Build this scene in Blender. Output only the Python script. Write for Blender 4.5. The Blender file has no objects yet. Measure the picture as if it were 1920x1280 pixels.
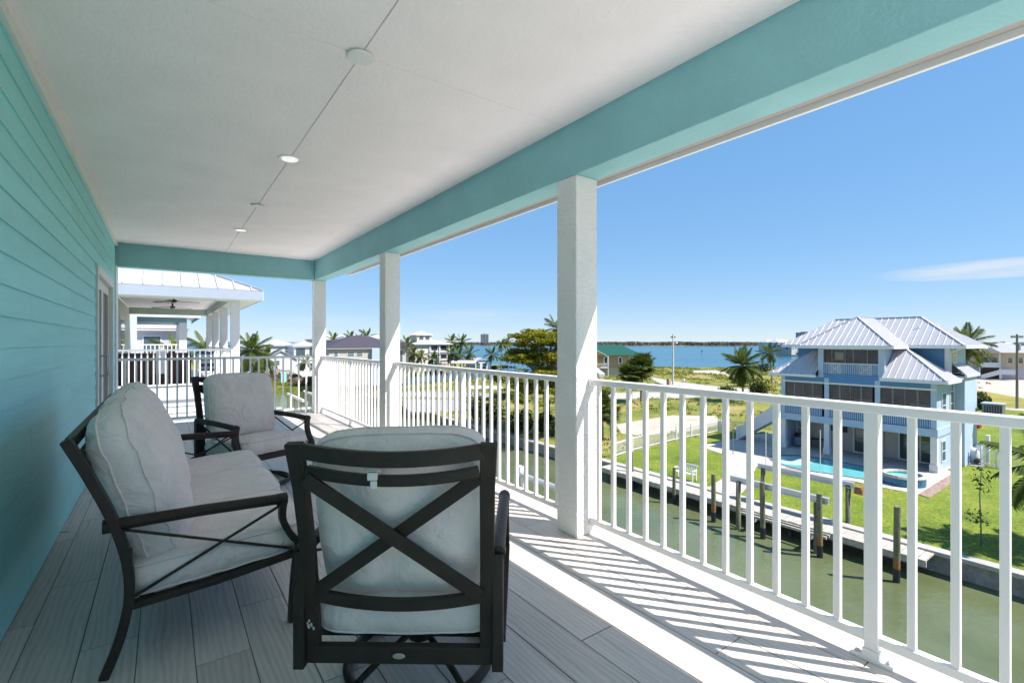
import bpy, bmesh, math, random
from mathutils import Vector, Matrix, Euler, noise
R = math.radians
SC = bpy.context.scene
COL = SC.collection

# ------------------------------------------------------------------ camera
YAW = math.atan(652 / 904.0)
EYE = Vector((0, 0, 1.33))
FPX = 904.0
cam_d = bpy.data.cameras.new('camera'); cam_d.sensor_width = 36; cam_d.lens = 36 * FPX / 1920
cam_d.clip_start = 0.05; cam_d.clip_end = 30000
cam = bpy.data.objects.new('camera', cam_d); COL.objects.link(cam)
cam.location = EYE; cam.rotation_euler = (R(90), 0, -YAW)
SC.camera = cam
# ------------------------------------------------------------------ sky, sun, exposure
SUN_EL = R(52.5)
SUN_AZ = math.atan2(0.62, -0.785)                 # clockwise from +Y
SDIR = Vector((math.sin(SUN_AZ) * math.cos(SUN_EL), math.cos(SUN_AZ) * math.cos(SUN_EL), math.sin(SUN_EL)))
W = bpy.data.worlds.new('World'); SC.world = W; W.use_nodes = True
nt = W.node_tree; nt.nodes.clear()
def WN(t, **k):
    n = nt.nodes.new(t)
    for a, b in k.items(): setattr(n, a, b)
    return n
wout = WN('ShaderNodeOutputWorld'); wbg = WN('ShaderNodeBackground'); wbg.inputs['Strength'].default_value = 0.12
sky = WN('ShaderNodeTexSky', sky_type='NISHITA'); sky.sun_disc = False
sky.sun_elevation = SUN_EL; sky.sun_rotation = SUN_AZ
sky.altitude = 0; sky.air_density = 0.8; sky.dust_density = 0.0; sky.ozone_density = 6.0
# thin streaky clouds low over the sea, by sky direction
wtc = WN('ShaderNodeTexCoord'); wsep = WN('ShaderNodeSeparateXYZ'); nt.links.new(wtc.outputs['Generated'], wsep.inputs[0])
wmp = WN('ShaderNodeMapping'); wmp.inputs['Scale'].default_value = (3.0, 3.0, 34)
nt.links.new(wtc.outputs['Generated'], wmp.inputs[0])
wno = WN('ShaderNodeTexNoise'); wno.inputs['Scale'].default_value = 1.5; wno.inputs['Detail'].default_value = 9; wno.inputs['Roughness'].default_value = 0.62
nt.links.new(wmp.outputs[0], wno.inputs['Vector'])
wrm = WN('ShaderNodeMapRange'); wrm.inputs[1].default_value = 0.34; wrm.inputs[2].default_value = 0.62; wrm.inputs[4].default_value = 1.0
nt.links.new(wno.outputs['Fac'], wrm.inputs[0])
def cloud(px, py, ru, rv, amount):
    """a thin bank of cloud around one direction of the sky"""
    c = Vector((math.sin(YAW), math.cos(YAW), 0)) + Vector((math.cos(YAW), -math.sin(YAW), 0))*((px-960)/FPX) + Vector((0,0,(639.5-py)/FPX)); c.normalize()
    tg = Vector((c.y, -c.x, 0)).normalized()
    d = WN('ShaderNodeVectorMath', operation='DOT_PRODUCT'); nt.links.new(wtc.outputs['Generated'], d.inputs[0]); d.inputs[1].default_value = tg
    fwd = WN('ShaderNodeVectorMath', operation='DOT_PRODUCT'); nt.links.new(wtc.outputs['Generated'], fwd.inputs[0]); fwd.inputs[1].default_value = c
    def M_(op, a_, b_=None):
        n = WN('ShaderNodeMath', operation=op)
        for i, q in enumerate((a_, b_)):
            if q is None: continue
            if hasattr(q, 'links'): nt.links.new(q, n.inputs[i])
            else: n.inputs[i].default_value = q
        return n.outputs[0]
    u2 = M_('POWER', M_('ABSOLUTE', M_('DIVIDE', d.outputs['Value'], ru)), 2.0)
    v2 = M_('POWER', M_('ABSOLUTE', M_('DIVIDE', M_('SUBTRACT', wsep.outputs['Z'], c.z), rv)), 2.0)
    e = M_('SUBTRACT', 1.0, M_('ADD', u2, v2)); e = M_('MAXIMUM', e, 0.0); f = M_('GREATER_THAN', fwd.outputs['Value'], 0.0)
    return M_('MULTIPLY', M_('MULTIPLY', M_('POWER', e, .7), f), M_('MULTIPLY', wrm.outputs[0], amount))
ca = WN('ShaderNodeMath', operation='ADD'); wm2 = WN('ShaderNodeMath', operation='ADD'); wm2.use_clamp = True
nt.links.new(cloud(1905, 500, .17, .015, .95), ca.inputs[0]); nt.links.new(cloud(905, 590, .14, .014, .30), ca.inputs[1])
nt.links.new(ca.outputs[0], wm2.inputs[0]); nt.links.new(cloud(640, 600, .12, .010, .18), wm2.inputs[1])
wmx = WN('ShaderNodeMix', data_type='RGBA'); wmx.inputs[7].default_value = (1.9, 2.0, 2.15, 1)
wsc = WN('ShaderNodeVectorMath', operation='SCALE'); wsc.inputs['Scale'].default_value = 1/3.3
wgm = WN('ShaderNodeGamma'); wgm.inputs['Gamma'].default_value = 0.30
whs = WN('ShaderNodeHueSaturation'); whs.inputs['Saturation'].default_value = 1.75
ws2 = WN('ShaderNodeVectorMath', operation='SCALE'); ws2.inputs['Scale'].default_value = 1.68
nt.links.new(sky.outputs[0], wsc.inputs[0]); nt.links.new(wsc.outputs[0], wgm.inputs['Color'])
wti = WN('ShaderNodeVectorMath', operation='MULTIPLY'); wti.inputs[1].default_value = (.92, .98, 1.07); nt.links.new(wgm.outputs[0], wti.inputs[0]); nt.links.new(wti.outputs[0], whs.inputs['Color']); nt.links.new(whs.outputs[0], ws2.inputs[0])
nt.links.new(wm2.outputs[0], wmx.inputs[0]); nt.links.new(ws2.outputs[0], wmx.inputs[6])
nt.links.new(wmx.outputs[2], wbg.inputs['Color']); nt.links.new(wbg.outputs[0], wout.inputs['Surface'])
sun_d = bpy.data.lights.new('sun', 'SUN'); sun_d.energy = 2.6; sun_d.angle = R(0.53); sun_d.color = (1.0, 0.945, 0.88)
sun = bpy.data.objects.new('sun', sun_d); COL.objects.link(sun)
sun.rotation_euler = SDIR.to_track_quat('Z', 'Y').to_euler(); sun.location = (30, -30, 60)
SC.view_settings.view_transform = 'Standard'; SC.view_settings.look = 'None'
SC.view_settings.gamma = 1; SC.view_settings.use_curve_mapping = False
SC.view_settings.exposure = 1.88
SC.render.engine = 'CYCLES'
SC.cycles.max_bounces = 12; SC.cycles.diffuse_bounces = 7; SC.cycles.glossy_bounces = 4
SC.cycles.transmission_bounces = 6; SC.cycles.transparent_max_bounces = 12
SC.cycles.use_denoising = True; SC.cycles.caustics_reflective = False; SC.cycles.caustics_refractive = False

# ------------------------------------------------------------------ pixel helpers (photo pixel -> direction; distance from what it touches)
FW = Vector((math.sin(YAW), math.cos(YAW), 0)); RT = Vector((math.cos(YAW), -math.sin(YAW), 0)); UP = Vector((0, 0, 1))
def ray(px, py): return FW + RT * ((px - 960) / FPX) + UP * ((639.5 - py) / FPX)
def atz(px, py, z=0.0):
    d = ray(px, py); return EYE + d * ((z - EYE.z) / d.z)
def dep(px, py, D): return EYE + ray(px, py) * D
GL = -7.6      # ground across the canal
WL = -8.5      # water

# ------------------------------------------------------------------ mesh builder
class MB:
    def __init__(s): s.v = []; s.f = []
    def add(s, vs, fs):
        o = len(s.v); s.v += [tuple(v) for v in vs]; s.f += [tuple(i + o for i in f) for f in fs]
        return s
    def box(s, x0, x1, y0, y1, z0, z1):
        return s.add([(x0,y0,z0),(x1,y0,z0),(x1,y1,z0),(x0,y1,z0),(x0,y0,z1),(x1,y0,z1),(x1,y1,z1),(x0,y1,z1)],
                     [(3,2,1,0),(4,5,6,7),(0,1,5,4),(1,2,6,5),(2,3,7,6),(3,0,4,7)])
    def bar(s, a, b, w, h, up=(0,0,1)):
        a = Vector(a); b = Vector(b); d = (b - a).normalized(); u = Vector(up)
        if abs(d.dot(u)) > 0.98: u = Vector((0, 1, 0)) if abs(d.y) < .9 else Vector((1, 0, 0))
        r = d.cross(u).normalized() * (w / 2); u = r.cross(d).normalized() * (h / 2)
        vs = [a-r-u, a+r-u, a+r+u, a-r+u, b-r-u, b+r-u, b+r+u, b-r+u]
        return s.add(vs, [(0,1,2,3),(7,6,5,4),(0,4,5,1),(1,5,6,2),(2,6,7,3),(3,7,4,0)])
    def strip(s, pts, w, h, up=(0,0,1)):
        """rectangular section swept along a path"""
        pts = [Vector(p) for p in pts]; n = len(pts); rings = []
        for i, p in enumerate(pts):
            d = (pts[min(i+1, n-1)] - pts[max(i-1, 0)]).normalized()
            ww = w[i] if isinstance(w, (list, tuple)) else w; hh = h[i] if isinstance(h, (list, tuple)) else h
            r = d.cross(Vector(up)).normalized(); u = r.cross(d).normalized()
            rings.append([p - r*ww/2 - u*hh/2, p + r*ww/2 - u*hh/2, p + r*ww/2 + u*hh/2, p - r*ww/2 + u*hh/2])
        vs = [q for rg in rings for q in rg]; fs = [(0,1,2,3), tuple(4*(n-1)+k for k in (3,2,1,0))]
        for i in range(n-1):
            for k in range(4):
                a = 4*i+k; b = 4*i+(k+1) % 4; fs.append((a, a+4, b+4, b))
        return s.add(vs, fs)
    def tube(s, pts, rad, n=8, caps=True, closed=False):
        pts = [Vector(p) for p in pts]; m = len(pts); vs = []; fs = []; prev = None
        for i, p in enumerate(pts):
            if closed: d = (pts[(i+1) % m] - pts[i-1]).normalized()
            else: d = (pts[min(i+1, m-1)] - pts[max(i-1, 0)]).normalized()
            if prev is None:
                t = Vector((0,0,1)) if abs(d.z) < .9 else Vector((1,0,0))
                u = d.cross(t).normalized()
            else: u = (prev - d * prev.dot(d)).normalized()
            prev = u; w = d.cross(u)
            r = rad[i] if isinstance(rad, (list, tuple)) else rad
            for k in range(n):
                a = 2*math.pi*k/n; vs.append(p + u*(math.cos(a)*r) + w*(math.sin(a)*r))
        for i in range(m if closed else m-1):
            j = (i+1) % m
            for k in range(n):
                l = (k+1) % n; fs.append((i*n+k, i*n+l, j*n+l, j*n+k))
        if caps and not closed: fs += [tuple(range(n-1, -1, -1)), tuple((m-1)*n+k for k in range(n))]
        return s.add(vs, fs)
    def prism(s, poly, z0, z1):
        n = len(poly)
        a = sum(poly[i][0]*poly[(i+1) % n][1] - poly[(i+1) % n][0]*poly[i][1] for i in range(n))
        if a < 0: poly = poly[::-1]
        vs = [(x,y,z0) for x,y in poly] + [(x,y,z1) for x,y in poly]
        fs = [tuple(range(n-1,-1,-1)), tuple(range(n, 2*n))] + [(i,(i+1) % n,n+(i+1) % n,n+i) for i in range(n)]
        return s.add(vs, fs)
    def lathe(s, c, prof, n=24):
        """prof: list of (r,z) bottom to top"""
        vs = []; fs = []; m = len(prof)
        for r, z in prof:
            for k in range(n):
                a = 2*math.pi*k/n; vs.append((c[0]+r*math.cos(a), c[1]+r*math.sin(a), c[2]+z))
        for i in range(m-1):
            for k in range(n):
                l = (k+1) % n; fs.append((i*n+k, i*n+l, (i+1)*n+l, (i+1)*n+k))
        fs += [tuple(range(n-1,-1,-1)), tuple((m-1)*n+k for k in range(n))]
        return s.add(vs, fs)
    def build(s, name, mat, parent=None, smooth=False, bevel=0.0, world=True, loc=None, rot=None, segs=2):
        me = bpy.data.meshes.new(name)
        off = Vector((0,0,0))
        if parent is not None and world:
            p = parent
            while p is not None: off += p.location; p = p.parent
        me.from_pydata([tuple(Vector(v) - off) for v in s.v], [], s.f); me.update()
        me.materials.append(mat)
        if smooth:
            me.polygons.foreach_set('use_smooth', [True]*len(me.polygons))
        return link(me, name, parent, bevel, loc, rot, segs)
def link(me, name, parent=None, bevel=0.0, loc=None, rot=None, segs=2):
    o = bpy.data.objects.new(name, me); COL.objects.link(o)
    if parent is not None: o.parent = parent
    if loc is not None: o.location = loc
    if rot is not None: o.rotation_euler = rot
    if bevel:
        m = o.modifiers.new('bevel', 'BEVEL'); m.width = bevel; m.segments = segs; m.limit_method = 'ANGLE'; m.angle_limit = R(40)
    return o
def tag(o, label, cat, group=None, kind=None):
    if label: o['label'] = label
    if cat: o['category'] = cat
    if group: o['group'] = group
    if kind: o['kind'] = kind
    return o
def thing(name, label, cat, loc=(0,0,0), rz=0.0, group=None):
    o = bpy.data.objects.new(name, None); COL.objects.link(o); o.empty_display_size = 0.2
    o.location = loc; o.rotation_euler = (0,0,rz)
    return tag(o, label, cat, group)
def struct(o): o['kind'] = 'structure'; return o
def copy_tree(o, parent=None):
    c = o.copy(); COL.objects.link(c); c.parent = parent
    for ch in list(o.children): copy_tree(ch, c)
    return c

# ------------------------------------------------------------------ materials
def nodes(name):
    m = bpy.data.materials.new(name); m.use_nodes = True
    t = m.node_tree; b = t.nodes['Principled BSDF']
    return m, t, b
def nd(t, typ, **k):
    n = t.nodes.new(typ)
    for a, v in k.items(): setattr(n, a, v)
    return n
def mat(name, col, rough=0.6, metal=0.0, var=0.12, vscale=3.0, bump=0.0, bscale=40.0, bdist=0.004, spec=0.5, stretch=(1,1,1), detail=6, coord='Object', randv=0.0, bdetail=4):
    m, t, b = nodes(name)
    b.inputs['Roughness'].default_value = rough; b.inputs['Metallic'].default_value = metal
    b.inputs['Specular IOR Level'].default_value = spec
    tc = nd(t, 'ShaderNodeTexCoord'); mp = nd(t, 'ShaderNodeMapping'); mp.inputs['Scale'].default_value = stretch
    if coord == 'World':
        ge = nd(t, 'ShaderNodeNewGeometry'); t.links.new(ge.outputs['Position'], mp.inputs[0])
    else: t.links.new(tc.outputs[coord], mp.inputs[0])
    n = nd(t, 'ShaderNodeTexNoise'); n.inputs['Scale'].default_value = vscale; n.inputs['Detail'].default_value = detail; n.inputs['Roughness'].default_value = 0.6
    t.links.new(mp.outputs[0], n.inputs['Vector'])
    cr = nd(t, 'ShaderNodeValToRGB'); cr.color_ramp.elements[0].position = 0.3; cr.color_ramp.elements[1].position = 0.7
    lo = [c*(1-var) for c in col]; hi = [min(1, c*(1+var)) for c in col]
    cr.color_ramp.elements[0].color = (*lo, 1); cr.color_ramp.elements[1].color = (*hi, 1)
    t.links.new(n.outputs['Fac'], cr.inputs['Fac']); src = cr.outputs['Color']
    if randv:
        oi = nd(t, 'ShaderNodeObjectInfo'); mr = nd(t, 'ShaderNodeMapRange'); mr.inputs[3].default_value = 1-randv; mr.inputs[4].default_value = 1+randv
        t.links.new(oi.outputs['Random'], mr.inputs[0])
        hs = nd(t, 'ShaderNodeHueSaturation'); t.links.new(mr.outputs[0], hs.inputs['Value']); t.links.new(src, hs.inputs['Color']); src = hs.outputs['Color']
    t.links.new(src, b.inputs['Base Color'])
    if bump:
        n2 = nd(t, 'ShaderNodeTexNoise'); n2.inputs['Scale'].default_value = bscale; n2.inputs['Detail'].default_value = bdetail
        t.links.new(mp.outputs[0], n2.inputs['Vector'])
        bp = nd(t, 'ShaderNodeBump'); bp.inputs['Strength'].default_value = bump; bp.inputs['Distance'].default_value = bdist
        t.links.new(n2.outputs['Fac'], bp.inputs['Height']); t.links.new(bp.outputs[0], b.inputs['Normal'])
    return m
def mat2(name, cols, vscale=1.0, rough=0.8, bump=0.3, bscale=30, bdist=0.02, detail=8, pos=None, coord='World', stretch=(1,1,1), fine=0.0, fscale=60, spec=0.3):
    """several natural colours blended by noise"""
    m = mat(name, cols[0], rough=rough, var=0, vscale=vscale, bump=bump, bscale=bscale, bdist=bdist, coord=coord, stretch=stretch, detail=detail, spec=spec)
    t = m.node_tree; cr = [n for n in t.nodes if n.type == 'VALTORGB'][0].color_ramp
    k = len(cols)
    while len(cr.elements) < k: cr.elements.new(0.5)
    for i, c in enumerate(cols):
        cr.elements[i].position = pos[i] if pos else 0.3 + 0.4*i/(k-1); cr.elements[i].color = (*c, 1)
    if fine:
        b = t.nodes['Principled BSDF']; src = b.inputs['Base Color'].links[0].from_socket
        mp = [n for n in t.nodes if n.type == 'MAPPING'][0]
        n = nd(t, 'ShaderNodeTexNoise'); n.inputs['Scale'].default_value = fscale; n.inputs['Detail'].default_value = 5
        t.links.new(mp.outputs[0], n.inputs['Vector'])
        mr = nd(t, 'ShaderNodeMapRange'); mr.inputs[1].default_value = .3; mr.inputs[2].default_value = .7; mr.inputs[3].default_value = 1-fine; mr.inputs[4].default_value = 1+fine
        t.links.new(n.outputs['Fac'], mr.inputs[0])
        hs = nd(t, 'ShaderNodeHueSaturation'); t.links.new(mr.outputs[0], hs.inputs['Value']); t.links.new(src, hs.inputs['Color'])
        t.links.new(hs.outputs['Color'], b.inputs['Base Color'])
    return m
def water(name, col, rough, scale, strength, stretch=(1,1,1), col2=None, cscale=.05, dist=0.05):
    m = mat2(name, [col, col2 or col], vscale=cscale, rough=rough, bump=strength, bscale=scale, bdist=dist, spec=0.5, stretch=stretch)
    m.node_tree.nodes['Principled BSDF'].inputs['IOR'].default_value = 1.42
    return m
def leafmat(name, cols, rough=0.7, trans=0.35):
    m, t, b = nodes(name); b.inputs['Roughness'].default_value = rough; b.inputs['Specular IOR Level'].default_value = 0.2
    ge = nd(t, 'ShaderNodeNewGeometry'); oi = nd(t, 'ShaderNodeObjectInfo')
    n = nd(t, 'ShaderNodeTexNoise'); n.inputs['Scale'].default_value = 0.9; n.inputs['Detail'].default_value = 5
    t.links.new(ge.outputs['Position'], n.inputs['Vector'])
    ad = nd(t, 'ShaderNodeMath', operation='MULTIPLY_ADD'); t.links.new(ge.outputs['Random Per Island'], ad.inputs[0]); ad.inputs[1].default_value = .5
    sb = nd(t, 'ShaderNodeMath', operation='SUBTRACT'); t.links.new(n.outputs['Fac'], sb.inputs[0]); sb.inputs[1].default_value = .25
    t.links.new(sb.outputs[0], ad.inputs[2])
    cr = nd(t, 'ShaderNodeValToRGB'); e = cr.color_ramp.elements
    while len(e) < len(cols): e.new(.5)
    for i, c in enumerate(cols): e[i].position = .15 + .7*i/max(1, len(cols)-1); e[i].color = (*c, 1)
    t.links.new(ad.outputs[0], cr.inputs['Fac']); t.links.new(cr.outputs['Color'], b.inputs['Base Color'])
    tr = nd(t, 'ShaderNodeBsdfTranslucent'); t.links.new(cr.outputs['Color'], tr.inputs['Color'])
    mx = nd(t, 'ShaderNodeMixShader'); mx.inputs[0].default_value = trans
    out = [x for x in t.nodes if x.type == 'OUTPUT_MATERIAL'][0]
    t.links.new(b.outputs[0], mx.inputs[1]); t.links.new(tr.outputs[0], mx.inputs[2]); t.links.new(mx.outputs[0], out.inputs[0])
    return m
def glassmat(name, col, rough=0.03):
    m, t, b = nodes(name); b.inputs['Base Color'].default_value = (*col, 1); b.inputs['Roughness'].default_value = rough
    b.inputs['Specular IOR Level'].default_value = 0.8
    return m

M = {}
M['teal_siding'] = mat('teal_siding', (0.30, 0.71, 0.74), .55, var=.05, vscale=2.0, bump=.6, bscale=14, bdist=.004, stretch=(6, .6, 6), randv=.035)
M['teal_stucco'] = mat('teal_stucco', (0.28, 0.55, 0.585), .75, var=.06, bump=.8, bscale=55, bdist=.007)
M['white_stucco'] = mat('white_stucco', (0.84, 0.82, 0.80), .8, var=.03, bump=1.0, bscale=60, bdist=.012)
M['ceiling_stucco'] = mat('ceiling_stucco', (0.94, 0.875, 0.88), .85, var=.035, vscale=2.2, bump=.8, bscale=42, bdist=.008)
M['white_trim'] = mat('white_trim', (0.78, 0.78, 0.77), .5, var=.03, bump=.1, bscale=60)
M['white_rail'] = mat('white_rail', (0.84, 0.82, 0.81), .32, var=.02, vscale=2)
M['grout'] = mat('grout', (0.20, 0.19, 0.185), .9, var=.1)
M['bronze'] = mat('bronze', (0.026, 0.019, 0.014), .5, metal=0, spec=.3, var=.25, vscale=9, bump=.08, bscale=200)
M['chrome_wear'] = mat('chrome_wear', (0.5, 0.48, 0.45), .35, metal=.8)
M['door_paint'] = mat('door_paint', (0.66, 0.66, 0.64), .45, var=.03)
M['dark_glass'] = glassmat('dark_glass', (0.03, 0.04, 0.045))
M['window_glass'] = glassmat('window_glass', (0.07, 0.10, 0.12))
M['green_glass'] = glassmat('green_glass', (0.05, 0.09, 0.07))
M['steel'] = mat('steel', (0.55, 0.56, 0.57), .4, metal=.9, var=.06)
M['galv'] = mat('galv', (0.55, 0.58, 0.62), .45, metal=.6, var=.1, vscale=4)
M['black'] = mat('black', (0.02, 0.02, 0.02), .5, var=.2)
M['lamp_lens'] = nodes('lamp_lens')[0]
_b = M['lamp_lens'].node_tree.nodes['Principled BSDF']; _b.inputs['Base Color'].default_value = (.85,.85,.83,1); _b.inputs['Emission Color'].default_value = (1,.98,.94,1); _b.inputs['Emission Strength'].default_value = .15
M['clip_plastic'] = mat('clip_plastic', (0.6, 0.58, 0.54), .4, var=.05)
# cushion cloth: woven grain
def cloth():
    m = mat('cushion_cloth', (0.77, 0.665, 0.63), .92, var=.06, vscale=7, bump=.25, bscale=420, bdist=.0015, spec=.2)
    t = m.node_tree; b = t.nodes['Principled BSDF']; b.inputs['Sheen Weight'].default_value = .25
    mp = [n for n in t.nodes if n.type == 'MAPPING'][0]
    n = nd(t, 'ShaderNodeTexNoise'); n.inputs['Scale'].default_value = 6; n.inputs['Detail'].default_value = 4; n.inputs['Distortion'].default_value = 1.6
    t.links.new(mp.outputs[0], n.inputs['Vector'])
    b1 = [x for x in t.nodes if x.type == 'BUMP'][0]
    b2 = nd(t, 'ShaderNodeBump'); b2.inputs['Strength'].default_value = .7; b2.inputs['Distance'].default_value = .03
    t.links.new(n.outputs['Fac'], b2.inputs['Height']); t.links.new(b2.outputs[0], b1.inputs['Normal'])
    return m
M['cloth'] = cloth()
M['cloth_dark'] = mat('cloth_seam', (0.36, 0.35, 0.33), .9, var=.05)
# porcelain wood-look plank: grain along Y, each plank its own tone
def plank_mat():
    m, t, b = nodes('plank_tile'); b.inputs['Roughness'].default_value = .42
    tc = nd(t, 'ShaderNodeTexCoord'); oi = nd(t, 'ShaderNodeObjectInfo')
    mu = nd(t, 'ShaderNodeVectorMath', operation='SCALE'); mu.inputs[0].default_value = (37, 91, 13); t.links.new(oi.outputs['Random'], mu.inputs['Scale'])
    ad = nd(t, 'ShaderNodeVectorMath', operation='ADD'); t.links.new(tc.outputs['Object'], ad.inputs[0]); t.links.new(mu.outputs[0], ad.inputs[1])
    mp = nd(t, 'ShaderNodeMapping'); mp.inputs['Scale'].default_value = (26, 1.6, 1); t.links.new(ad.outputs[0], mp.inputs[0])
    n = nd(t, 'ShaderNodeTexNoise'); n.inputs['Scale'].default_value = 1.0; n.inputs['Detail'].default_value = 8; n.inputs['Roughness'].default_value = .65; n.inputs['Distortion'].default_value = 1.1
    t.links.new(mp.outputs[0], n.inputs['Vector'])
    mp2 = nd(t, 'ShaderNodeMapping'); mp2.inputs['Scale'].default_value = (5, .9, 1); t.links.new(ad.outputs[0], mp2.inputs[0])
    wv = nd(t, 'ShaderNodeTexWave', bands_direction='X'); wv.inputs['Scale'].default_value = 2.4; wv.inputs['Distortion'].default_value = 9; wv.inputs['Detail'].default_value = 3; wv.inputs['Detail Scale'].default_value = .8
    t.links.new(mp2.outputs[0], wv.inputs['Vector'])
    mx = nd(t, 'ShaderNodeMath', operation='MULTIPLY_ADD'); mx.inputs[1].default_value = .28; t.links.new(wv.outputs['Fac'], mx.inputs[0]); t.links.new(n.outputs['Fac'], mx.inputs[2])
    cr = nd(t, 'ShaderNodeValToRGB'); e = cr.color_ramp.elements
    e[0].position = .32; e[0].color = (.44, .392, .36, 1); e[1].position = .85; e[1].color = (.65, .585, .54, 1)
    x = e.new(.55); x.color = (.56, .507, .475, 1)
    t.links.new(mx.outputs[0], cr.inputs['Fac'])
    mr = nd(t, 'ShaderNodeMapRange'); mr.inputs[3].default_value = .88; mr.inputs[4].default_value = 1.1; t.links.new(oi.outputs['Random'], mr.inputs[0])
    hs = nd(t, 'ShaderNodeHueSaturation'); t.links.new(mr.outputs[0], hs.inputs['Value']); t.links.new(cr.outputs['Color'], hs.inputs['Color'])
    t.links.new(hs.outputs['Color'], b.inputs['Base Color'])
    bp = nd(t, 'ShaderNodeBump'); bp.inputs['Strength'].default_value = .12; bp.inputs['Distance'].default_value = .002
    t.links.new(mx.outputs[0], bp.inputs['Height']); t.links.new(bp.outputs[0], b.inputs['Normal'])
    return m
M['plank'] = plank_mat()
# outdoors
M['lawn'] = mat2('lawn', [(0.085,0.135,0.008),(0.135,0.19,0.012),(0.17,0.225,0.018),(0.235,0.25,0.03)], vscale=.45, bump=1, bscale=22, bdist=.08, fine=.42, fscale=7)
M['weeds'] = mat2('weeds', [(0.10,0.135,0.015),(0.16,0.185,0.025),(0.25,0.225,0.06),(0.33,0.26,0.12)], vscale=.16, bump=1, bscale=6, bdist=.15, fine=.35, fscale=3, pos=[.3,.44,.56,.7])
M['sand'] = mat2('sand', [(0.36,0.32,0.25),(0.47,0.43,0.36)], vscale=.5, fine=.15, fscale=4)
M['deck'] = mat2('pale_deck', [(0.66,0.61,0.55),(0.76,0.71,0.64)], vscale=.9, fine=.08, fscale=5, bump=.2)
M['concrete'] = mat2('concrete', [(0.34,0.325,0.30),(0.44,0.42,0.39)], vscale=.9, fine=.12, fscale=12, bump=.2)
M['road'] = mat2('road', [(0.24,0.23,0.22),(0.31,0.30,0.285)], vscale=.6, fine=.1, fscale=9, bump=.2)
M['paver'] = mat2('paver', [(0.36,0.31,0.27),(0.50,0.45,0.40),(0.42,0.37,0.33)], vscale=1.8, fine=.22, fscale=5, bump=.3)
M['paver_red'] = mat2('paver_red', [(0.40,0.32,0.27),(0.52,0.43,0.37)], vscale=.5, fine=.2, fscale=2, bump=.3)
M['mulch'] = mat2('mulch', [(0.20,0.13,0.105),(0.36,0.27,0.23)], vscale=4, fine=.4, fscale=20, bump=1)
M['wall_conc'] = mat2('wall_conc', [(0.22,0.21,0.18),(0.34,0.32,0.29)], vscale=1.2, fine=.2, fscale=6, bump=.4)
M['dock'] = mat2('dock', [(0.33,0.30,0.26),(0.48,0.45,0.40)], vscale=1.4, fine=.2, fscale=8, stretch=(1,5,1), bump=.3)
M['canal'] = water('canal_water', (0.080,0.098,0.040), .05, 4.0, .5, col2=(0.125,0.148,0.078), cscale=.22, dist=.05)  # lighter colour patches stand in for broken sky reflections on the ripples
M['sea'] = water('sea_water', (0.010,0.075,0.125), .22, .6, .8, col2=(0.018,0.115,0.165), cscale=.012, dist=.4)
M['pool'] = water('pool_water', (0.09,0.38,0.41), .05, 5, .15, col2=(0.14,0.46,0.48), cscale=.5, dist=.02)
M['spa_tile'] = mat2('spa_tile', [(0.02,0.08,0.16),(0.05,0.22,0.34)], vscale=9, rough=.25, fine=.3, fscale=30, bump=.1)
M['pile'] = mat2('pile_wood', [(0.09,0.105,0.06),(0.16,0.16,0.10),(0.20,0.17,0.11)], vscale=6, stretch=(1,1,.25), fine=.3, fscale=30, bump=.5)
M['rust'] = mat2('pile_rust', [(0.20,0.10,0.035),(0.30,0.17,0.07)], vscale=8, fine=.3, fscale=30, bump=.5)
M['barnacle'] = mat('pile_wet', (0.015,0.016,0.025), .5, var=.4, vscale=20, bump=.6, bscale=60, bdist=.01)
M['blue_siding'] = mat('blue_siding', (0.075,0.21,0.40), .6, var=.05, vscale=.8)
M['pale_siding'] = mat('pale_siding', (0.38,0.48,0.60), .6, var=.05, vscale=.8)  # also the blue house's sunlit side, its brightness put into the colour
M['white_paint'] = mat('white_paint', (0.66,0.67,0.68), .55, var=.03)
M['roof_metal'] = mat('roof_metal', (0.47,0.46,0.485), .38, metal=.15, var=.05, vscale=.7)
M['roof_rib'] = mat('roof_rib', (0.60,0.60,0.61), .35, metal=.1, var=.03)
M['roof_green'] = mat('roof_green', (0.018,0.105,0.070), .4, metal=.2, var=.06)
M['roof_brown'] = mat('roof_brown', (0.055,0.045,0.06), .6, var=.12)
M['roof_cream'] = mat('roof_cream', (0.62,0.56,0.47), .6, var=.06)
M['cream'] = mat('cream_wall', (0.66,0.58,0.48), .8, var=.05)
M['tan'] = mat('tan_wall', (0.36,0.26,0.18), .8, var=.06)
M['greige'] = mat('greige_wall', (0.44,0.41,0.38), .8, var=.05)
M['beige'] = mat('beige_wall', (0.58,0.47,0.33), .8, var=.05)
M['white_wall'] = mat('white_wall', (0.56,0.57,0.60), .8, var=.04)
M['lav_wall'] = mat('lavender_wall', (0.46,0.46,0.54), .8, var=.04)
M['sage'] = mat('sage_stucco', (0.42,0.50,0.44), .8, var=.04, bump=.3, bscale=40)
M['sage_wall'] = mat('sage_siding', (0.58,0.62,0.57), .7, var=.04)
M['teal_far'] = mat('teal_far', (0.14,0.27,0.33), .7, var=.06)
M['screen'] = mat('screen_mesh', (0.020,0.025,0.030), .2, var=.8, vscale=.9)  # patchy tone stands in for varied reflections on the screens
M['interior'] = mat('interior_wall', (0.45,0.42,0.38), .8, var=.1)
M['tower'] = mat('tower_wall', (0.42,0.42,0.45), .7, var=.08)
M['tower_blue'] = mat('tower_glass', (0.10,0.16,0.24), .4, var=.2)
M['bark'] = mat('bark', (0.17,0.14,0.11), .9, var=.3, vscale=8, bump=.6, bscale=20, bdist=.02)
M['palm_bark'] = mat('palm_bark', (0.27,0.23,0.185), .9, var=.3, vscale=5, bump=.6, bscale=12, bdist=.03, stretch=(1,1,3))
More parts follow.
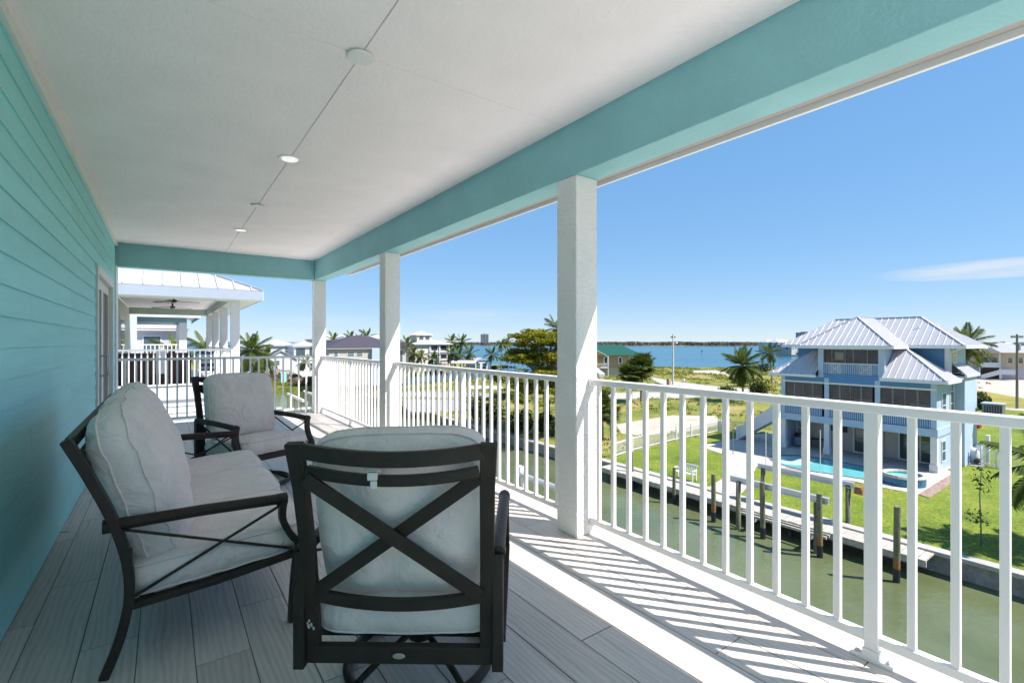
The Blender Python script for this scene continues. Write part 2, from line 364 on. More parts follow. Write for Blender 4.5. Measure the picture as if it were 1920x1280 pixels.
M['palm_leaf'] = leafmat('palm_leaf', [(0.028,0.055,0.008),(0.065,0.095,0.014),(0.13,0.15,0.025)])
M['palm_young'] = leafmat('palm_young', [(0.07,0.11,0.02),(0.15,0.17,0.035)])
M['dead_leaf'] = leafmat('dead_leaf', [(0.13,0.09,0.05),(0.26,0.19,0.10)], trans=.15)
M['flame_leaf'] = leafmat('flame_leaf', [(0.055,0.085,0.008),(0.14,0.165,0.012),(0.25,0.24,0.016),(0.33,0.275,0.022)])
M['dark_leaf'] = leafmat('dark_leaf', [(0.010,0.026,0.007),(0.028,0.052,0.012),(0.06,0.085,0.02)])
M['bush_leaf'] = leafmat('bush_leaf', [(0.022,0.046,0.010),(0.06,0.09,0.018),(0.11,0.135,0.03)])
M['yellow_leaf'] = leafmat('yellow_leaf', [(0.18,0.19,0.02),(0.38,0.34,0.03)])
M['shore_leaf'] = leafmat('shore_leaf', [(0.07,0.08,0.06),(0.11,0.115,0.085),(0.16,0.155,0.12)], trans=.05)
M['pole_wood'] = mat('pole_wood', (0.22,0.20,0.18), .85, var=.2, vscale=3)
M['pole_concrete'] = mat('pole_concrete', (0.58,0.57,0.55), .8, var=.1)
M['ac'] = mat('ac_casing', (0.16,0.17,0.19), .5, metal=.4, var=.15)
M['wicker'] = mat('wicker', (0.045,0.025,0.025), .7, var=.3, vscale=30, bump=.5, bscale=60)
M['fascia_blue'] = mat('fascia_blue', (0.30,0.35,0.42), .6, var=.04)
M['stripe'] = mat('blue_cloth', (0.03,0.10,0.25), .8)
M['red_flower'] = leafmat('red_flower', [(0.35,0.02,0.03),(0.5,0.05,0.06)])
# ================================================================== the balcony we stand on
WX = -0.598           # wall plane
CX0, CX1 = 2.26, 2.46  # columns, beam
YE = 9.38             # end of balcony
YS = -1.10            # near end, one column bay behind the camera side
random.seed(4)
slab = struct(MB().box(WX-.1, 2.62, YS, 9.66, -.34, -.004).build('balcony_floor', M['grout']))
for k in range(-1, 16):
    x0 = -0.495 + .2*k; x1 = x0 + .2
    x0 = max(x0, WX + .004); x1 = min(x1, 2.615)
    if x1 - x0 < .02: continue
    off = (0.36 + 0.4*(k-10)) % 1.2
    y = off - 1.2*3
    while y < 9.64:
        a = max(y, YS+.02); b = min(y+1.2, 9.64)
        if b - a > .03:
            g = .0022
            hz = random.uniform(-.0005, .0005)
            MB().box(-(x1-x0)/2+g, (x1-x0)/2-g, -(b-a)/2+g, (b-a)/2-g, -.0035, hz).build('plank', M['plank'], slab, world=False, bevel=.0012, segs=1, loc=((x0+x1)/2, (a+b)/2, 0))
        y += 1.2
# ---- house wall with lap siding boards
wall = thing('house_wall', 'turquoise lap siding wall of the house behind the outdoor sofa', 'wall', (WX, 3.5, 0))
DY0, DY1, DZ = 6.72, 8.62, 2.16       # door opening with casing
sh = MB()
sh.box(WX-.25, WX-.016, YS, DY0+.1, -.3, 3.2); sh.box(WX-.25, WX-.016, DY1-.1, YE+.16, -.3, 3.2); sh.box(WX-.25, WX-.016, DY0+.1, DY1-.1, DZ-.1, 3.2)
sh.build('wall_core', M['teal_far'], wall)
random.seed(9)
EXPO = .1436

def board(y0, y1, z0, z1):
    t0, t1 = .013, .0035
    m = MB()
    m.add([(WX-.015,y0,z0),(WX+t0,y0,z0),(WX+t1,y0,z1),(WX-.015,y0,z1),(WX-.015,y1,z0),(WX+t0,y1,z0),(WX+t1,y1,z1),(WX-.015,y1,z1)],
          [(0,1,2,3),(7,6,5,4),(0,4,5,1),(1,5,6,2),(2,6,7,3),(3,7,4,0)])
    m.build('board', M['teal_siding'], wall)
for r in range(-12, 9):
    z0 = 1.7317 + EXPO*r; z1 = z0 + EXPO + .010
    z0 = max(z0, .004); z1 = min(z1, 2.775)
    if z1 - z0 < .02: continue
    cuts = [YS]; y = -2.0 + (1.3 + (r*7 % 5)*.71) % 3.66
    while y < 9.15:
        if y > YS + .3: cuts.append(y)
        y += 3.66
    cuts.append(9.20)
    for a, b in zip(cuts, cuts[1:]):
        a += .002; b -= .002
        if z0 < DZ and z1 > 0.0:
            for c, d in ((a, min(b, DY0)), (max(a, DY1), b)):
                if d - c > .01: board(c, d, z0, min(z1, 9))
        else: board(a, b, z0, z1)
MB().box(WX+.001, WX+.034, YS, YE-.003, 2.765, 2.819).build('crown_trim', M['white_trim'], wall, bevel=.004)
MB().box(WX-.05, WX+.024, 9.203, YE+.14, .002, 2.459).build('corner_board', M['white_trim'], wall, bevel=.003)
# ---- sliding glass door
door = thing('patio_door', 'white double glass door with long bar handles in the turquoise wall', 'door', (WX, 7.67, 0))
m = MB(); m.box(WX-.02, WX+.03, DY0, DY0+.1, .002, DZ); m.build('casing', M['door_paint'], door, bevel=.004)
m = MB(); m.box(WX-.02, WX+.03, DY1-.1, DY1, .002, DZ); m.build('casing', M['door_paint'], door, bevel=.004)
m = MB(); m.box(WX-.02, WX+.032, DY0+.1002, DY1-.1002, DZ-.1, DZ); m.build('casing', M['door_paint'], door, bevel=.004)
ym = (DY0+DY1)/2
for (a, b, hy) in ((DY0+.102, ym-.001, ym-.1), (ym+.001, DY1-.102, ym+.1)):
    m = MB()
    for (c, d, e, f) in ((a, a+.1, .01, DZ-.105), (b-.1, b, .01, DZ-.105), (a+.1, b-.1, .01, .2), (a+.1, b-.1, DZ-.22, DZ-.105)):
        m.box(WX-.06, WX-.012, c, d, e, f)
    lf = m.build('door_leaf', M['door_paint'], door, bevel=.003)
    MB().box(WX-.045, WX-.03, a+.1, b-.1, .2, DZ-.22).build('pane', M['dark_glass'], lf)
    h = MB(); h.tube([(WX-.012,hy,.92),(WX+.04,hy,.92),(WX+.04,hy,1.16),(WX-.012,hy,1.16)], .008, 8); h.build('handle', M['steel'], lf, smooth=True)
# ---- ceiling of stucco panels
ceil = struct(MB().box(WX-.2, CX0+.02, YS, YE+.02, 2.834, 2.90).build('balcony_ceiling', M['greige']))
for x0, x1 in ((WX+.0, .83), (.83, CX0)):
    for y0, y1 in ((YS+.2, 2.5), (2.5, 5.9), (5.9, YE)):
        MB().box(x0+.0025, x1-.0025, y0+.0025, y1-.0025, 2.82, 2.835).build('panel', M['ceiling_stucco'], ceil, bevel=.002, segs=1)
eave = thing('roof_eave', 'white eave with grey soffit outside the long turquoise beam', 'eave', (2.7, 3.8, 2.6))
MB().box(CX1+.002, 2.93, YS, YE+.2, 2.655, 2.67).build('soffit', mat('soffit_grey', (.36,.34,.32), .8, var=.05, bump=.3, bscale=50), eave)
MB().box(2.931, 2.955, YS, YE+.2, 2.62, 2.82).build('fascia', M['white_trim'], eave, bevel=.003)
MB().add([(WX-.3,YS-.05,2.95),(2.99,YS-.05,2.83),(2.99,YE+.25,2.83),(WX-.3,YE+.25,2.95),(WX-.3,YS-.05,3.45),(2.99,YS-.05,2.86),(2.99,YE+.25,2.86),(WX-.3,YE+.25,3.45)],
         [(3,2,1,0),(4,5,6,7),(0,1,5,4),(1,2,6,5),(2,3,7,6),(3,0,4,7)]).build('roof_deck', M['roof_metal'], eave)
b1 = MB().box(CX0, CX1, YS, YE+.2, 2.462, 2.86).build('beam', M['teal_stucco'], bevel=.006)
tag(b1, 'long turquoise stucco beam carried by the white balcony columns', 'beam')
b2 = MB().box(WX-.02, CX0-.001, YE, YE+.2, 2.463, 2.86).build('beam', M['teal_stucco'], bevel=.006)
tag(b2, 'short turquoise stucco beam across the end of the balcony', 'beam')
b3 = MB().box(WX-.02, CX0-.001, YS, YS+.2, 2.463, 2.86).build('beam', M['teal_stucco'], bevel=.006)
tag(b3, 'short turquoise stucco beam across the open near end of the balcony', 'beam')
for y, lab in ((YS, 'white stucco corner column at the open near end of the balcony'), (2.39, 'white stucco balcony column between the two railings nearest the swivel chair back'), (5.87, 'middle white stucco balcony column between two railings'), (9.38, 'white stucco corner column where the long and end railings meet')):
    c = MB().box(CX0, CX1, y, y+.2, 0.0, 2.461).build('balcony_column', M['white_stucco'], bevel=.008)
    tag(c, lab, 'column', 'columns of the balcony')
# ---- ceiling discs
def disc(y, lit, lab):
    if not lit:
        m = MB().lathe((.83, y, 2.82), [(.012,-.020),(.066,-.018),(.069,-.013),(.069,-.008),(.05,-.007),(.05,0.004)], 32)
        o = m.build('cover_plate', M['white_trim'], None, smooth=False, bevel=.002); tag(o, lab, 'cover plate', 'blank plates on the balcony ceiling'); return
    t = thing('recessed_light', lab, 'light', (.83, y, 2.82), group='recessed lights in the balcony ceiling')
    MB().lathe((0,0,0), [(.062,-.004),(.082,-.011),(.09,-.006),(.09,.003)], 32).build('trim_ring', M['white_trim'], t, world=False)
    MB().lathe((0,0,0), [(.02,-.0125),(.06,-.0115),(.062,-.004)], 32).build('lens', M['lamp_lens'], t, world=False)
disc(2.5, 0, 'round white blank plate where the ceiling seams cross above the swivel chair')
disc(4.25, 1, 'round recessed light between the two blank ceiling plates')
disc(5.9, 0, 'round white blank plate between the two recessed ceiling lights')
disc(7.34, 1, 'round recessed light close to the short end beam')
# ---- railings
BZ0, BZ1 = .075, .112
def baluster(parent, p, half, z0, z1, name='baluster', rz=0):
    MB().box(p[0]-half, p[0]+half, p[1]-half, p[1]+half, z0, z1).build(name, M['white_rail'], parent, bevel=.002, segs=1)
def foot(parent, x, y, along):
    m = MB()
    dx, dy = (.032, .075) if along == 'y' else (.075, .032)
    m.box(x-dx, x+dx, y-dy, y+dy, .0, .012)
    m.box(x-.030, x+.030, y-.030, y+.030, .012, .05)
    f = m.build('base_shoe', M['white_rail'], parent, bevel=.003)
    for s in (-1, 1):
        MB().lathe((x + (0 if along == 'y' else s*.055), y + (s*.055 if along == 'y' else 0), .012), [(.011,0),(.011,.006),(.006,.010)], 10).build('bolt', M['steel'], f)
RX = 2.405
def rail_y(y0, y1, first, pitch, npost, lab, ends=(1,1)):
    """railing along Y between y0<y1; first baluster at 'first' going down in Y"""
    t = thing('railing', lab, 'railing', (RX, (y0+y1)/2, 0), group='white railings of the balcony')
    MB().box(RX-.029, RX+.029, y0, y1, 1.030, 1.070).build('top_rail', M['white_rail'], t, bevel=.007, segs=3)
    MB().box(RX-.019, RX+.019, y0, y1, BZ0, BZ1).build('bottom_rail', M['white_rail'], t, bevel=.004)
    y = first; i = 0
    while y > y0 + .02:
        if i == npost:
            baluster(t, (RX, y), .025, .05, 1.0305, 'post'); foot(t, RX, y, 'y')
        else: baluster(t, (RX, y), .0135, BZ1-.001, 1.0305)
        y -= pitch; i += 1
    for yy, on in ((y0, ends[0]), (y1, ends[1])):
        if not on: continue
        s = 1 if yy == y0 else -1
        MB().box(RX-.034, RX+.034, min(yy+.0005*s, yy+.03*s), max(yy+.0005*s, yy+.03*s), 1.024, 1.075).build('bracket', M['white_rail'], t, bevel=.004)
        MB().box(RX-.026, RX+.026, min(yy+.0005*s, yy+.035*s), max(yy+.0005*s, yy+.035*s), .066, .118).build('bracket', M['white_rail'], t, bevel=.004)
rail_y(YS+.201, 2.389, 2.32, .1306, 12, 'white baluster railing running from the thick column past the swivel chair')
rail_y(2.591, 5.869, 5.737, .1299, 12, 'white baluster railing behind the swivel chair, between two columns')
rail_y(6.071, 9.379, 9.25, .1305, 12, 'white baluster railing between the middle column and the corner column')
def rail_x(ER, lab):
    t = thing('railing', lab, 'railing', (.8, ER, 0), group='white railings of the balcony')
    MB().box(WX+.03, CX0-.0005, ER-.029, ER+.029, 1.030, 1.070).build('top_rail', M['white_rail'], t, bevel=.007, segs=3)
    MB().box(WX+.03, CX0-.0005, ER-.019, ER+.019, BZ0, BZ1).build('bottom_rail', M['white_rail'], t, bevel=.004)
    x = CX0 - .125; i = 0
    while x > WX + .05:
        if i == 10: baluster(t, (x, ER), .025, .05, 1.0305, 'post'); foot(t, x, ER, 'x')
        else: baluster(t, (x, ER), .0125, BZ1-.001, 1.0305)
        x -= .131; i += 1
rail_x(YE+.1, 'white baluster railing across the end of the balcony behind the armchair')
rail_x(YS+.1, 'white baluster railing across the open near end of the balcony')

# ================================================================== seating
def cushion(w, d, th, seed, n=26, p=3.2, q=.42, edge=.30, crown=.0, wr=.012, sag=0.0, droop=0.0):
    """soft box cushion centred at origin, w along x, d along y, th along z"""
    m = MB(); top = []; bot = []; vs = []
    for j in range(n+1):
        for i in range(n+1):
            u = -1 + 2*i/n; v = -1 + 2*j/n
            u = math.copysign(abs(u)**.85, u); v = math.copysign(abs(v)**.85, v)
            rr = (abs(u)**9 + abs(v)**9)**(1/9) if (u or v) else 0
            k = max(abs(u), abs(v))/rr if rr > 0 else 1
            x = u*k*w/2; y = v*k*d/2
            f = max(0., (1-abs(u)**p))*max(0., (1-abs(v)**p))
            h = th/2*(edge + (1-edge)*f**q)
            nz = noise.noise(Vector((x*5+seed*3.1, y*5, seed)))*wr + noise.noise(Vector((x*13+seed, y*13, seed*2)))*wr*.45
            # creases running in from the borders
            e = max(abs(u), abs(v)); cr = noise.ridged_multi_fractal(Vector((x*6+seed*5, y*6-seed, seed*.7)), .9, 2.2, 3, 1.0, 2.0)
            nz -= (cr-.9)*wr*.55*(.4+.6*e**2)
            bul = 1 + crown*(1-abs(v)**2)*0
            x2 = x*(1 + .012*math.cos(v*math.pi/2)*(1 if abs(u) > .8 else .6)); y2 = y*(1 + .012*math.cos(u*math.pi/2))
            if droop:   # the filling settles: upper corners slump, belly hangs
                y2 -= droop*max(0, v)*(abs(u)**2.5) + droop*.25*max(0, v)*(1+noise.noise(Vector((u*2.3+seed, 0, 0))))
                h *= 1 + .22*(-v)*(1-abs(u)**2)
                fold = math.sin((v*7 + 2.2*noise.noise(Vector((u*1.6+seed, v*2.0, seed)))) * 1.7)
                nz += wr*.30*fold*max(0, abs(u)-.45)*(1-max(0, v)*.5)
            top.append(len(vs)); vs.append((x2, y2, h + nz*min(1, f+.35) - sag*f))
            bot.append(len(vs)); vs.append((x2, y2, -h + nz*.5))
    N = n+1; fs = []
    for j in range(n):
        for i in range(n):
            a = j*N+i; fs.append((top[a], top[a+1], top[a+N+1], top[a+N])); fs.append((bot[a+N], bot[a+N+1], bot[a+1], bot[a]))
    border = [i for i in range(n)] + [n + j*N for j in range(n)] + [n*N + n - i for i in range(n)] + [(n-j)*N for j in range(n)]
    L = len(border)
    # side band with a bulging middle row
    mid = []
    for b in border:
        x, y, zt = vs[top[b]]; zb = vs[bot[b]][2]
        mid.append(len(vs)); vs.append((x*1.035, y*1.035, (zt+zb)/2))
    for k in range(L):
        a, b = border[k], border[(k+1) % L]
        fs.append((top[a], mid[k], mid[(k+1) % L], top[b])); fs.append((mid[k], bot[a], bot[b], mid[(k+1) % L]))
    m.add(vs, fs)
    pip = [[vs[s[b]] for b in border] for s in (top, bot)]
    return m, pip
def put_cushion(name, parent, w, d, th, loc, rot, seed, **k):
    m, pip = cushion(w, d, th, seed, **k)
    o = m.build(name, M['cloth'], parent, smooth=True, world=False, loc=loc, rot=rot)
    pm = MB()
    for path in pip: pm.tube([(x*1.004, y*1.004, z) for x, y, z in path], .0045, 6, closed=True)
    pm.build('piping', M['cloth'], o, smooth=True, world=False)
    return o
def scurve(pts, n=14):
    """smooth y,z profile through control points (Catmull-Rom)"""
    out = []
    P = [pts[0]] + list(pts) + [pts[-1]]
    for i in range(1, len(P)-2):
        for k in range(n):
            t = k/n; a, b, c, d = P[i-1], P[i], P[i+1], P[i+2]
            out.append(tuple(.5*((2*b[j]) + (-a[j]+c[j])*t + (2*a[j]-5*b[j]+4*c[j]-d[j])*t*t + (-a[j]+3*b[j]-3*c[j]+d[j])*t**3) for j in range(len(b))))
    out.append(tuple(pts[-1])); return out
BR = M['bronze']
def arm_set(t, s, hx, legs):
    """arm rest, its front support and crossed rods; s = side sign, hx = half width"""
    x = s*hx
    pts = [(x,-.335,.598),(x,-.32,.602),(x,.0,.600),(x,.30,.590),(x,.335,.588)]
    MB().tube(pts, [.020,.024,.024,.024,.020], 14).build('armrest', BR, t, smooth=False, bevel=.004, world=False)
    for y in (-.315, .31): MB().tube([(x,y-.022,.6 if y < 0 else .5885),(x,y+.022,.6 if y < 0 else .5885)], .0275, 14).build('arm_collar', BR, t, world=False)
    prof = scurve([(.318,.585),(.312,.50),(.345,.42),(.385,.36),(.372,.30)], 8)
    if legs: prof += scurve([(.372,.29),(.36,.15),(.352,.0)], 6)
    MB().strip([(x, y, z) for y, z in prof], .030, .046, up=(1,0,0)).build('front_leg' if legs else 'front_support', BR, t, world=False, bevel=.004)
    a = (x,-.27,.575); b = (x,.31,.565); c = (x,-.24,.30); d = (x,.355,.345)
    rd = MB(); rd.bar(a, d, .010, .010, (1,0,0)); rd.bar((x+.006*s, *b[1:]), (x+.006*s, *c[1:]), .010, .010, (1,0,0)); rd.build('cross_rod', BR, t, world=False)
    MB().strip([(x,-.27,.265),(x,.05,.285),(x,.385,.325)], .026, .050, up=(1,0,0)).build('side_rail', BR, t, world=False, bevel=.003)
def swivel_chair(name, label):
    t = thing(name, label, 'armchair')
    hx = .342
    for s in (-1, 1):
        arm_set(t, s, hx, False)
        # rear arm post standing outside the back frame
        MB().strip(scurve([(s*hx,-.335,.205),(s*hx,-.335,.40),(s*hx,-.335,.55),(s*hx,-.328,.60)], 5), .038, .046, up=(0,1,0)).build('rear_post', BR, t, world=False, bevel=.004)
        # back upright, raked
        MB().strip([(s*.305,-.318,.225),(s*.305,-.325,.36),(s*.307,-.352,.60),(s*.311,-.40,.84),(s*.318,-.438,1.000)], [.052,.050,.048,.050,.056], .030, up=(0,1,0)).build('back_upright', BR, t, world=False, bevel=.004)
    def rail(z, y, h, bow, bowz, name, hw=.285, d=.024):
        pts = [(hw*k/8, y - bow*(1-(k/8)**2), z - bowz*(1-(k/8)**2)) for k in range(-8, 9)]
        MB().strip(pts, d, h, up=(0,0,1)).build(name, BR, t, world=False, bevel=.003)
    rail(.975, -.433, .050, .030, .022, 'top_rail', .30)
    rail(.905, -.418, .036, .022, .026, 'back_rail', .285)
    rail(.455, -.338, .040, .018, .022, 'back_rail', .285)
    rail(.245, -.322, .060, .0, .0, 'seat_rail', .322, .03)
    rail(.315, .375, .05, -.008, .0, 'seat_rail', .322, .03)
    for s in (-1, 1):
        MB().bar((s*.283,-.428+.011*s,.885), (-s*.283,-.352+.011*s,.470), .046, .016, (0,1,0)).build('back_brace', BR, t, world=False, bevel=.003)
    sl = MB()
    for k in range(5): sl.bar((-.31,-.24+.14*k,.272+.014*k), (.31,-.24+.14*k,.272+.014*k), .05, .006)
    sl.build('seat_slat', BR, t, world=False)
    sc_ = put_cushion('seat_cushion', t, .635, .66, .165, (0, .04, .378), (R(4.5), 0, 0), 3, wr=.012, edge=.66)
    put_cushion('back_cushion', t, .605, .60, .22, (.0, -.235, .722), (R(90+11), R(-1.8), 0), 7, wr=.028, edge=.36, q=.5, droop=.014)
    # swivel base
    base = MB().tube([(.29*math.cos(a*math.pi/24), .02+.29*math.sin(a*math.pi/24), .022) for a in range(48)], .019, 10, closed=True).build('base_ring', BR, t, smooth=True, world=False)
    sp = MB()
    for k in range(4):
        a = math.pi/4 + k*math.pi/2
        sp.tube(scurve([(.29*math.cos(a), .02+.29*math.sin(a), .03), (.20*math.cos(a), .02+.20*math.sin(a), .075), (.05*math.cos(a), .02+.05*math.sin(a), .13)], 5), .013, 8)
    sp.build('spoke', BR, base, smooth=True, world=False)
    MB().lathe((0,.02,.10), [(.05,0),(.055,.02),(.035,.04),(.035,.13),(.10,.15),(.10,.165)], 20).build('swivel_post', BR, t, world=False)
    return t
chair = swivel_chair('swivel_armchair', 'bronze metal swivel armchair turned away, crossed straps on its back and white clip')
chair.location = (.86, 1.85, 0); chair.rotation_euler = (0, 0, -math.atan2(.6, .8))
far = copy_tree(chair)
far['label'] = 'swivel armchair by the end railing facing the sofa, plump grey back cushion'
for o in (chair, far): o['group'] = 'swivel armchairs'
far.location = (.69, 5.12, 0); far.rotation_euler = (0, 0, math.atan2(-.38, -.925))
# wear, badge and plastic clip on the near chair only
MB().lathe((0,0,0), [(.020,0),(.022,.003),(.018,.005)], 20).build('badge', M['chrome_wear'], chair, world=False, loc=(.0,-.337,.245), rot=(R(90),0,0)).scale = (1, .45, 1)
cl = MB(); cl.box(-.016,.016,-.012,.012,-.010,.016); cl.box(-.020,.024,-.004,.016,.016,.022); cl.box(-.006,.016,-.016,-.011,-.036,-.010)
cl.build('clip', M['clip_plastic'], chair, world=False, bevel=.003, loc=(-.055,-.452,.895), rot=(0,0,R(6)))
random.seed(3)
sc = MB()
for k in range(7):
    px = -.305 + random.uniform(-.012,.014); pz = .335 + random.uniform(-.02,.03); a = random.uniform(.0015,.004)
    sc.box(px-a, px+a, -.3415, -.3405, pz-a*1.6, pz+a*1.6)
sc.build('paint_chip', M['clip_plastic'], chair, world=False)

def sofa():
    t = thing('outdoor_sofa', 'long three seat outdoor sofa with bronze frame against the turquoise wall', 'sofa')
    hx = .985
    for s in (-1, 1):
        arm_set(t, s, hx, True)
        prof = scurve([(-.335,.0),(-.285,.14),(-.255,.30),(-.262,.45),(-.305,.62),(-.375,.80),(-.445,.955)], 7)
        MB().strip([(s*hx, y, z) for y, z in prof], .034, [.030+.026*min(1, i/14) for i in range(len(prof))], up=(1,0,0)).build('rear_leg', BR, t, world=False, bevel=.004)
    for z, y, h, nm in ((.935,-.436,.05,'top_rail'), (.87,-.41,.035,'back_rail'), (.45,-.262,.04,'back_rail'), (.262,-.262,.05,'seat_rail'), (.325,.385,.05,'seat_rail')):
        MB().box(-hx+.017, hx-.017, y-.013, y+.013, z-h/2, z+h/2).build(nm, BR, t, world=False, bevel=.003)
    for k in range(3):
        for s in (-1, 1):
            c = (-2+2*k)*.325
            MB().bar((c+s*.31,-.405+.006*s,.86), (c-s*.31,-.268+.006*s,.46), .04, .014, (0,1,0)).build('back_brace', BR, t, world=False)
    sl = MB()
    for k in range(5): sl.bar((-hx+.02,-.2+.13*k,.250+.012*k), (hx-.02,-.2+.13*k,.250+.012*k), .05, .006)
    sl.build('seat_slat', BR, t, world=False)
    for k, c in enumerate((-.648, 0., .648)):
        put_cushion('seat_cushion', t, .640, .70, .175, (c, .085, .372), (R(4), 0, 0), 11+k, wr=.012, edge=.66)
        put_cushion('back_cushion', t, (.63,.665,.63)[k], .66, .29, (c+(.02,.0,-.03)[k], -.235, (.725,.73,.72)[k]), (R(90+17+(k % 2)*2), (R(1),R(-1.5),R(1.2))[k], 0), 21+k*3, wr=.034, edge=.34, q=.5, droop=.025)
    return t
so = sofa(); so.location = (.14, 3.465, 0); so.rotation_euler = (0, 0, R(-90))
# ================================================================== land, water, canal bank
def sheet(name, poly, z, mat_, z0=None):
    return struct(MB().prism(poly, z - .3 if z0 is None else z0, z).build(name, mat_))
sea = MB()
sea.add([(-9000,-9000,WL-.05),(9000,-9000,WL-.05),(9000,9000,WL-.05),(-9000,9000,WL-.05)], [(0,1,2,3)])
struct(sea.build('sea', M['sea']))
cn = MB(); cn.add([(5,-90,WL),(30,-90,WL),(30,84,WL),(40,97,WL),(20,104,WL),(5,104,WL)], [(0,1,2,3,4,5)])
struct(cn.build('canal_water', M['canal']))
struct(MB().prism([(-300,-90),(11,-90),(11,62),(6,85),(-300,95)], -12, GL-.1).build('near_bank', M['deck']))
LOT = [(27.0,-90),(27.0,80),(33,88),(46,95),(60,100),(76,105),(100,110),(137,105),(148,97),(157,91),(169,82),(190,70),(230,52),(300,36),(420,10),(700,-60),(700,-300),(27,-300)]
struct(MB().prism(LOT, -12, GL-.012).build('ground', M['weeds']))
struct(MB().prism([(-300,100),(25,102),(45,118),(65,134),(84,139),(104,149),(104,170),(66,225),(0,265),(-300,320)], -12, GL).build('far_bank', M['weeds']))
# green lawns of the blue house lot, raised a little over the open ground
def curve_poly(pts, n=8, closed=True):
    out = []; m = len(pts)
    for i in range(m):
        a, b, c, d = (pts[(i+k-1) % m] for k in range(4))
        for k in range(n):
            t = k/n
            out.append(tuple(.5*((2*b[j]) + (-a[j]+c[j])*t + (2*a[j]-5*b[j]+4*c[j]-d[j])*t*t + (-a[j]+3*b[j]-3*c[j]+d[j])*t**3) for j in (0,1)))
    return out
sheet('lawn', [(27.1,-90),(27.1,25.2),(30.5,25.9),(38,26.5),(44.5,26.4),(47,23.5),(86,20),(90,8),(88,-90)], GL, M['lawn'])
sheet('pavement', [(88.5,-60),(89.8,17.8),(92.5,18.4),(92.5,-60)], GL+.004, M['concrete'])
sheet('grass_verge', [(92.5,-60),(92.5,18.4),(112,22.5),(126,22),(108,10),(110,-60)], GL+.002, mat2('dry_lawn', [(0.14,0.15,0.015),(0.24,0.21,0.035),(0.30,0.24,0.06)], vscale=.12, fine=.25, fscale=3))
sheet('paver_drive', [(110,14.5),(126,25),(133,26),(160,31),(175,20),(137,16.5),(114,8)], GL+.006, M['paver_red'])
def on_ground(px_pts): return [tuple(atz(x, y, GL)[:2]) for x, y in px_pts]
DRIVES = [('driveway','sand',[(1155,795),(1190,789),(1260,778),(1345,779),(1348,795),(1290,808),(1200,816),(1165,812)]),
          ('road','concrete',[(1222,706),(1260,714),(1320,721),(1380,727),(1445,732),(1445,744),(1380,741),(1310,732),(1250,722),(1222,712)]),
          ('road','concrete',[(1125,738),(1200,734),(1290,737),(1330,741),(1290,745),(1180,747),(1125,746)]),
          ('sand_path','sand',[(1300,694),(1340,693),(1375,702),(1392,712),(1380,712),(1360,702),(1300,699)]),
          ('road','road',[(752,733),(860,734),(940,738),(1010,742),(1010,749),(940,747),(860,746),(752,744)]),
          ('sand_path','sand',[(880,722),(940,722),(945,730),(880,729)]),
          ('rubble_ground','road',[(752,747),(860,749),(900,758),(880,768),(840,773),(765,771)])]
for k, (nm, mm, pp_) in enumerate(DRIVES): sheet(nm, on_ground(pp_), GL+.004+.002*k, M[mm])
# patio, walkway, mulch
patio = [(35.7,8.9),(35.6,10.8),(35.7,12.3),(35.0,14.0),(34.6,15.2),(34.7,16.6),(34.3,17.7),(31.5,16.6),(29.2,15.6),(27.15,15.0),(27.15,16.9),(29.3,17.4),(32.0,18.9),(33.9,19.9),(35.6,20.6),(37.0,24.0),(45.5,24.0),(52,22),(52,9.7),(44.1,9.5),(43.6,9.0)]
sheet('patio', patio, GL+.03, M['paver'])
sheet('mulch_bed', [(35.3,8.35),(35.7,8.95),(43.6,9.02),(44.4,9.5),(44.6,9.2),(43.6,8.5)], GL+.035, M['mulch'])
sheet('mulch_bed', [(33.9,15.3),(35.4,14.6),(36.2,15.8),(35.2,16.8),(34.1,16.4)], GL+.036, M['mulch'])
pool_o = curve_poly([(38.2,18.4),(40.2,17.2),(40.4,14.6),(40.0,12.3),(38.4,11.2),(36.9,11.8),(36.4,13.6),(36.0,15.6),(36.6,17.4)], 6)
cx = sum(p[0] for p in pool_o)/len(pool_o); cy = sum(p[1] for p in pool_o)/len(pool_o)
pl = thing('swimming_pool', 'curved turquoise swimming pool in the paved patio', 'pool', (cx, cy, GL))
out = [(cx+(x-cx)*1.07, cy+(y-cy)*1.05) for x, y in pool_o]
n = len(pool_o); m = MB()
vs = [(x,y,GL+.034) for x,y in pool_o] + [(x,y,GL+.07) for x,y in pool_o] + [(x,y,GL+.07) for x,y in out] + [(x,y,GL+.03) for x,y in out]
fs = []
for k in range(3):
    for i in range(n): j = (i+1) % n; fs.append((k*n+i, k*n+j, (k+1)*n+j, (k+1)*n+i))
m.add(vs, fs).build('coping', mat('coping', (.12,.13,.14), .7, var=.2), pl)
MB().prism(pool_o, GL+.031, GL+.045).build('pool_surface', M['pool'], pl)
sun_shelf = curve_poly([(38.1,18.2),(39.8,17.2),(39.6,16.0),(37.6,15.9),(36.7,16.4),(36.8,17.4)], 5)
MB().prism(sun_shelf, GL+.0455, GL+.052).build('sun_shelf', water('shelf_water', (.45,.62,.62), .1, 5, .1), pl)
spa = thing('raised_spa', 'round raised spa faced with blue tile beside the pool', 'spa', (37.7, 10.2, GL))
m = MB().lathe((37.7,10.2,GL+.03), [(1.12,0),(1.12,.50)], 32); m.f = m.f[:-2]; m.build('tile_wall', M['spa_tile'], spa)
MB().tube([(37.7+1.02*math.cos(a*math.pi/18), 10.2+1.02*math.sin(a*math.pi/18), GL+.54) for a in range(36)], .13, 6, closed=True).build('coping', M['paver'], spa)
MB().lathe((37.7,10.2,GL+.03), [(.93,.40),(.93,.44)], 32).build('spa_water', M['pool'], spa)
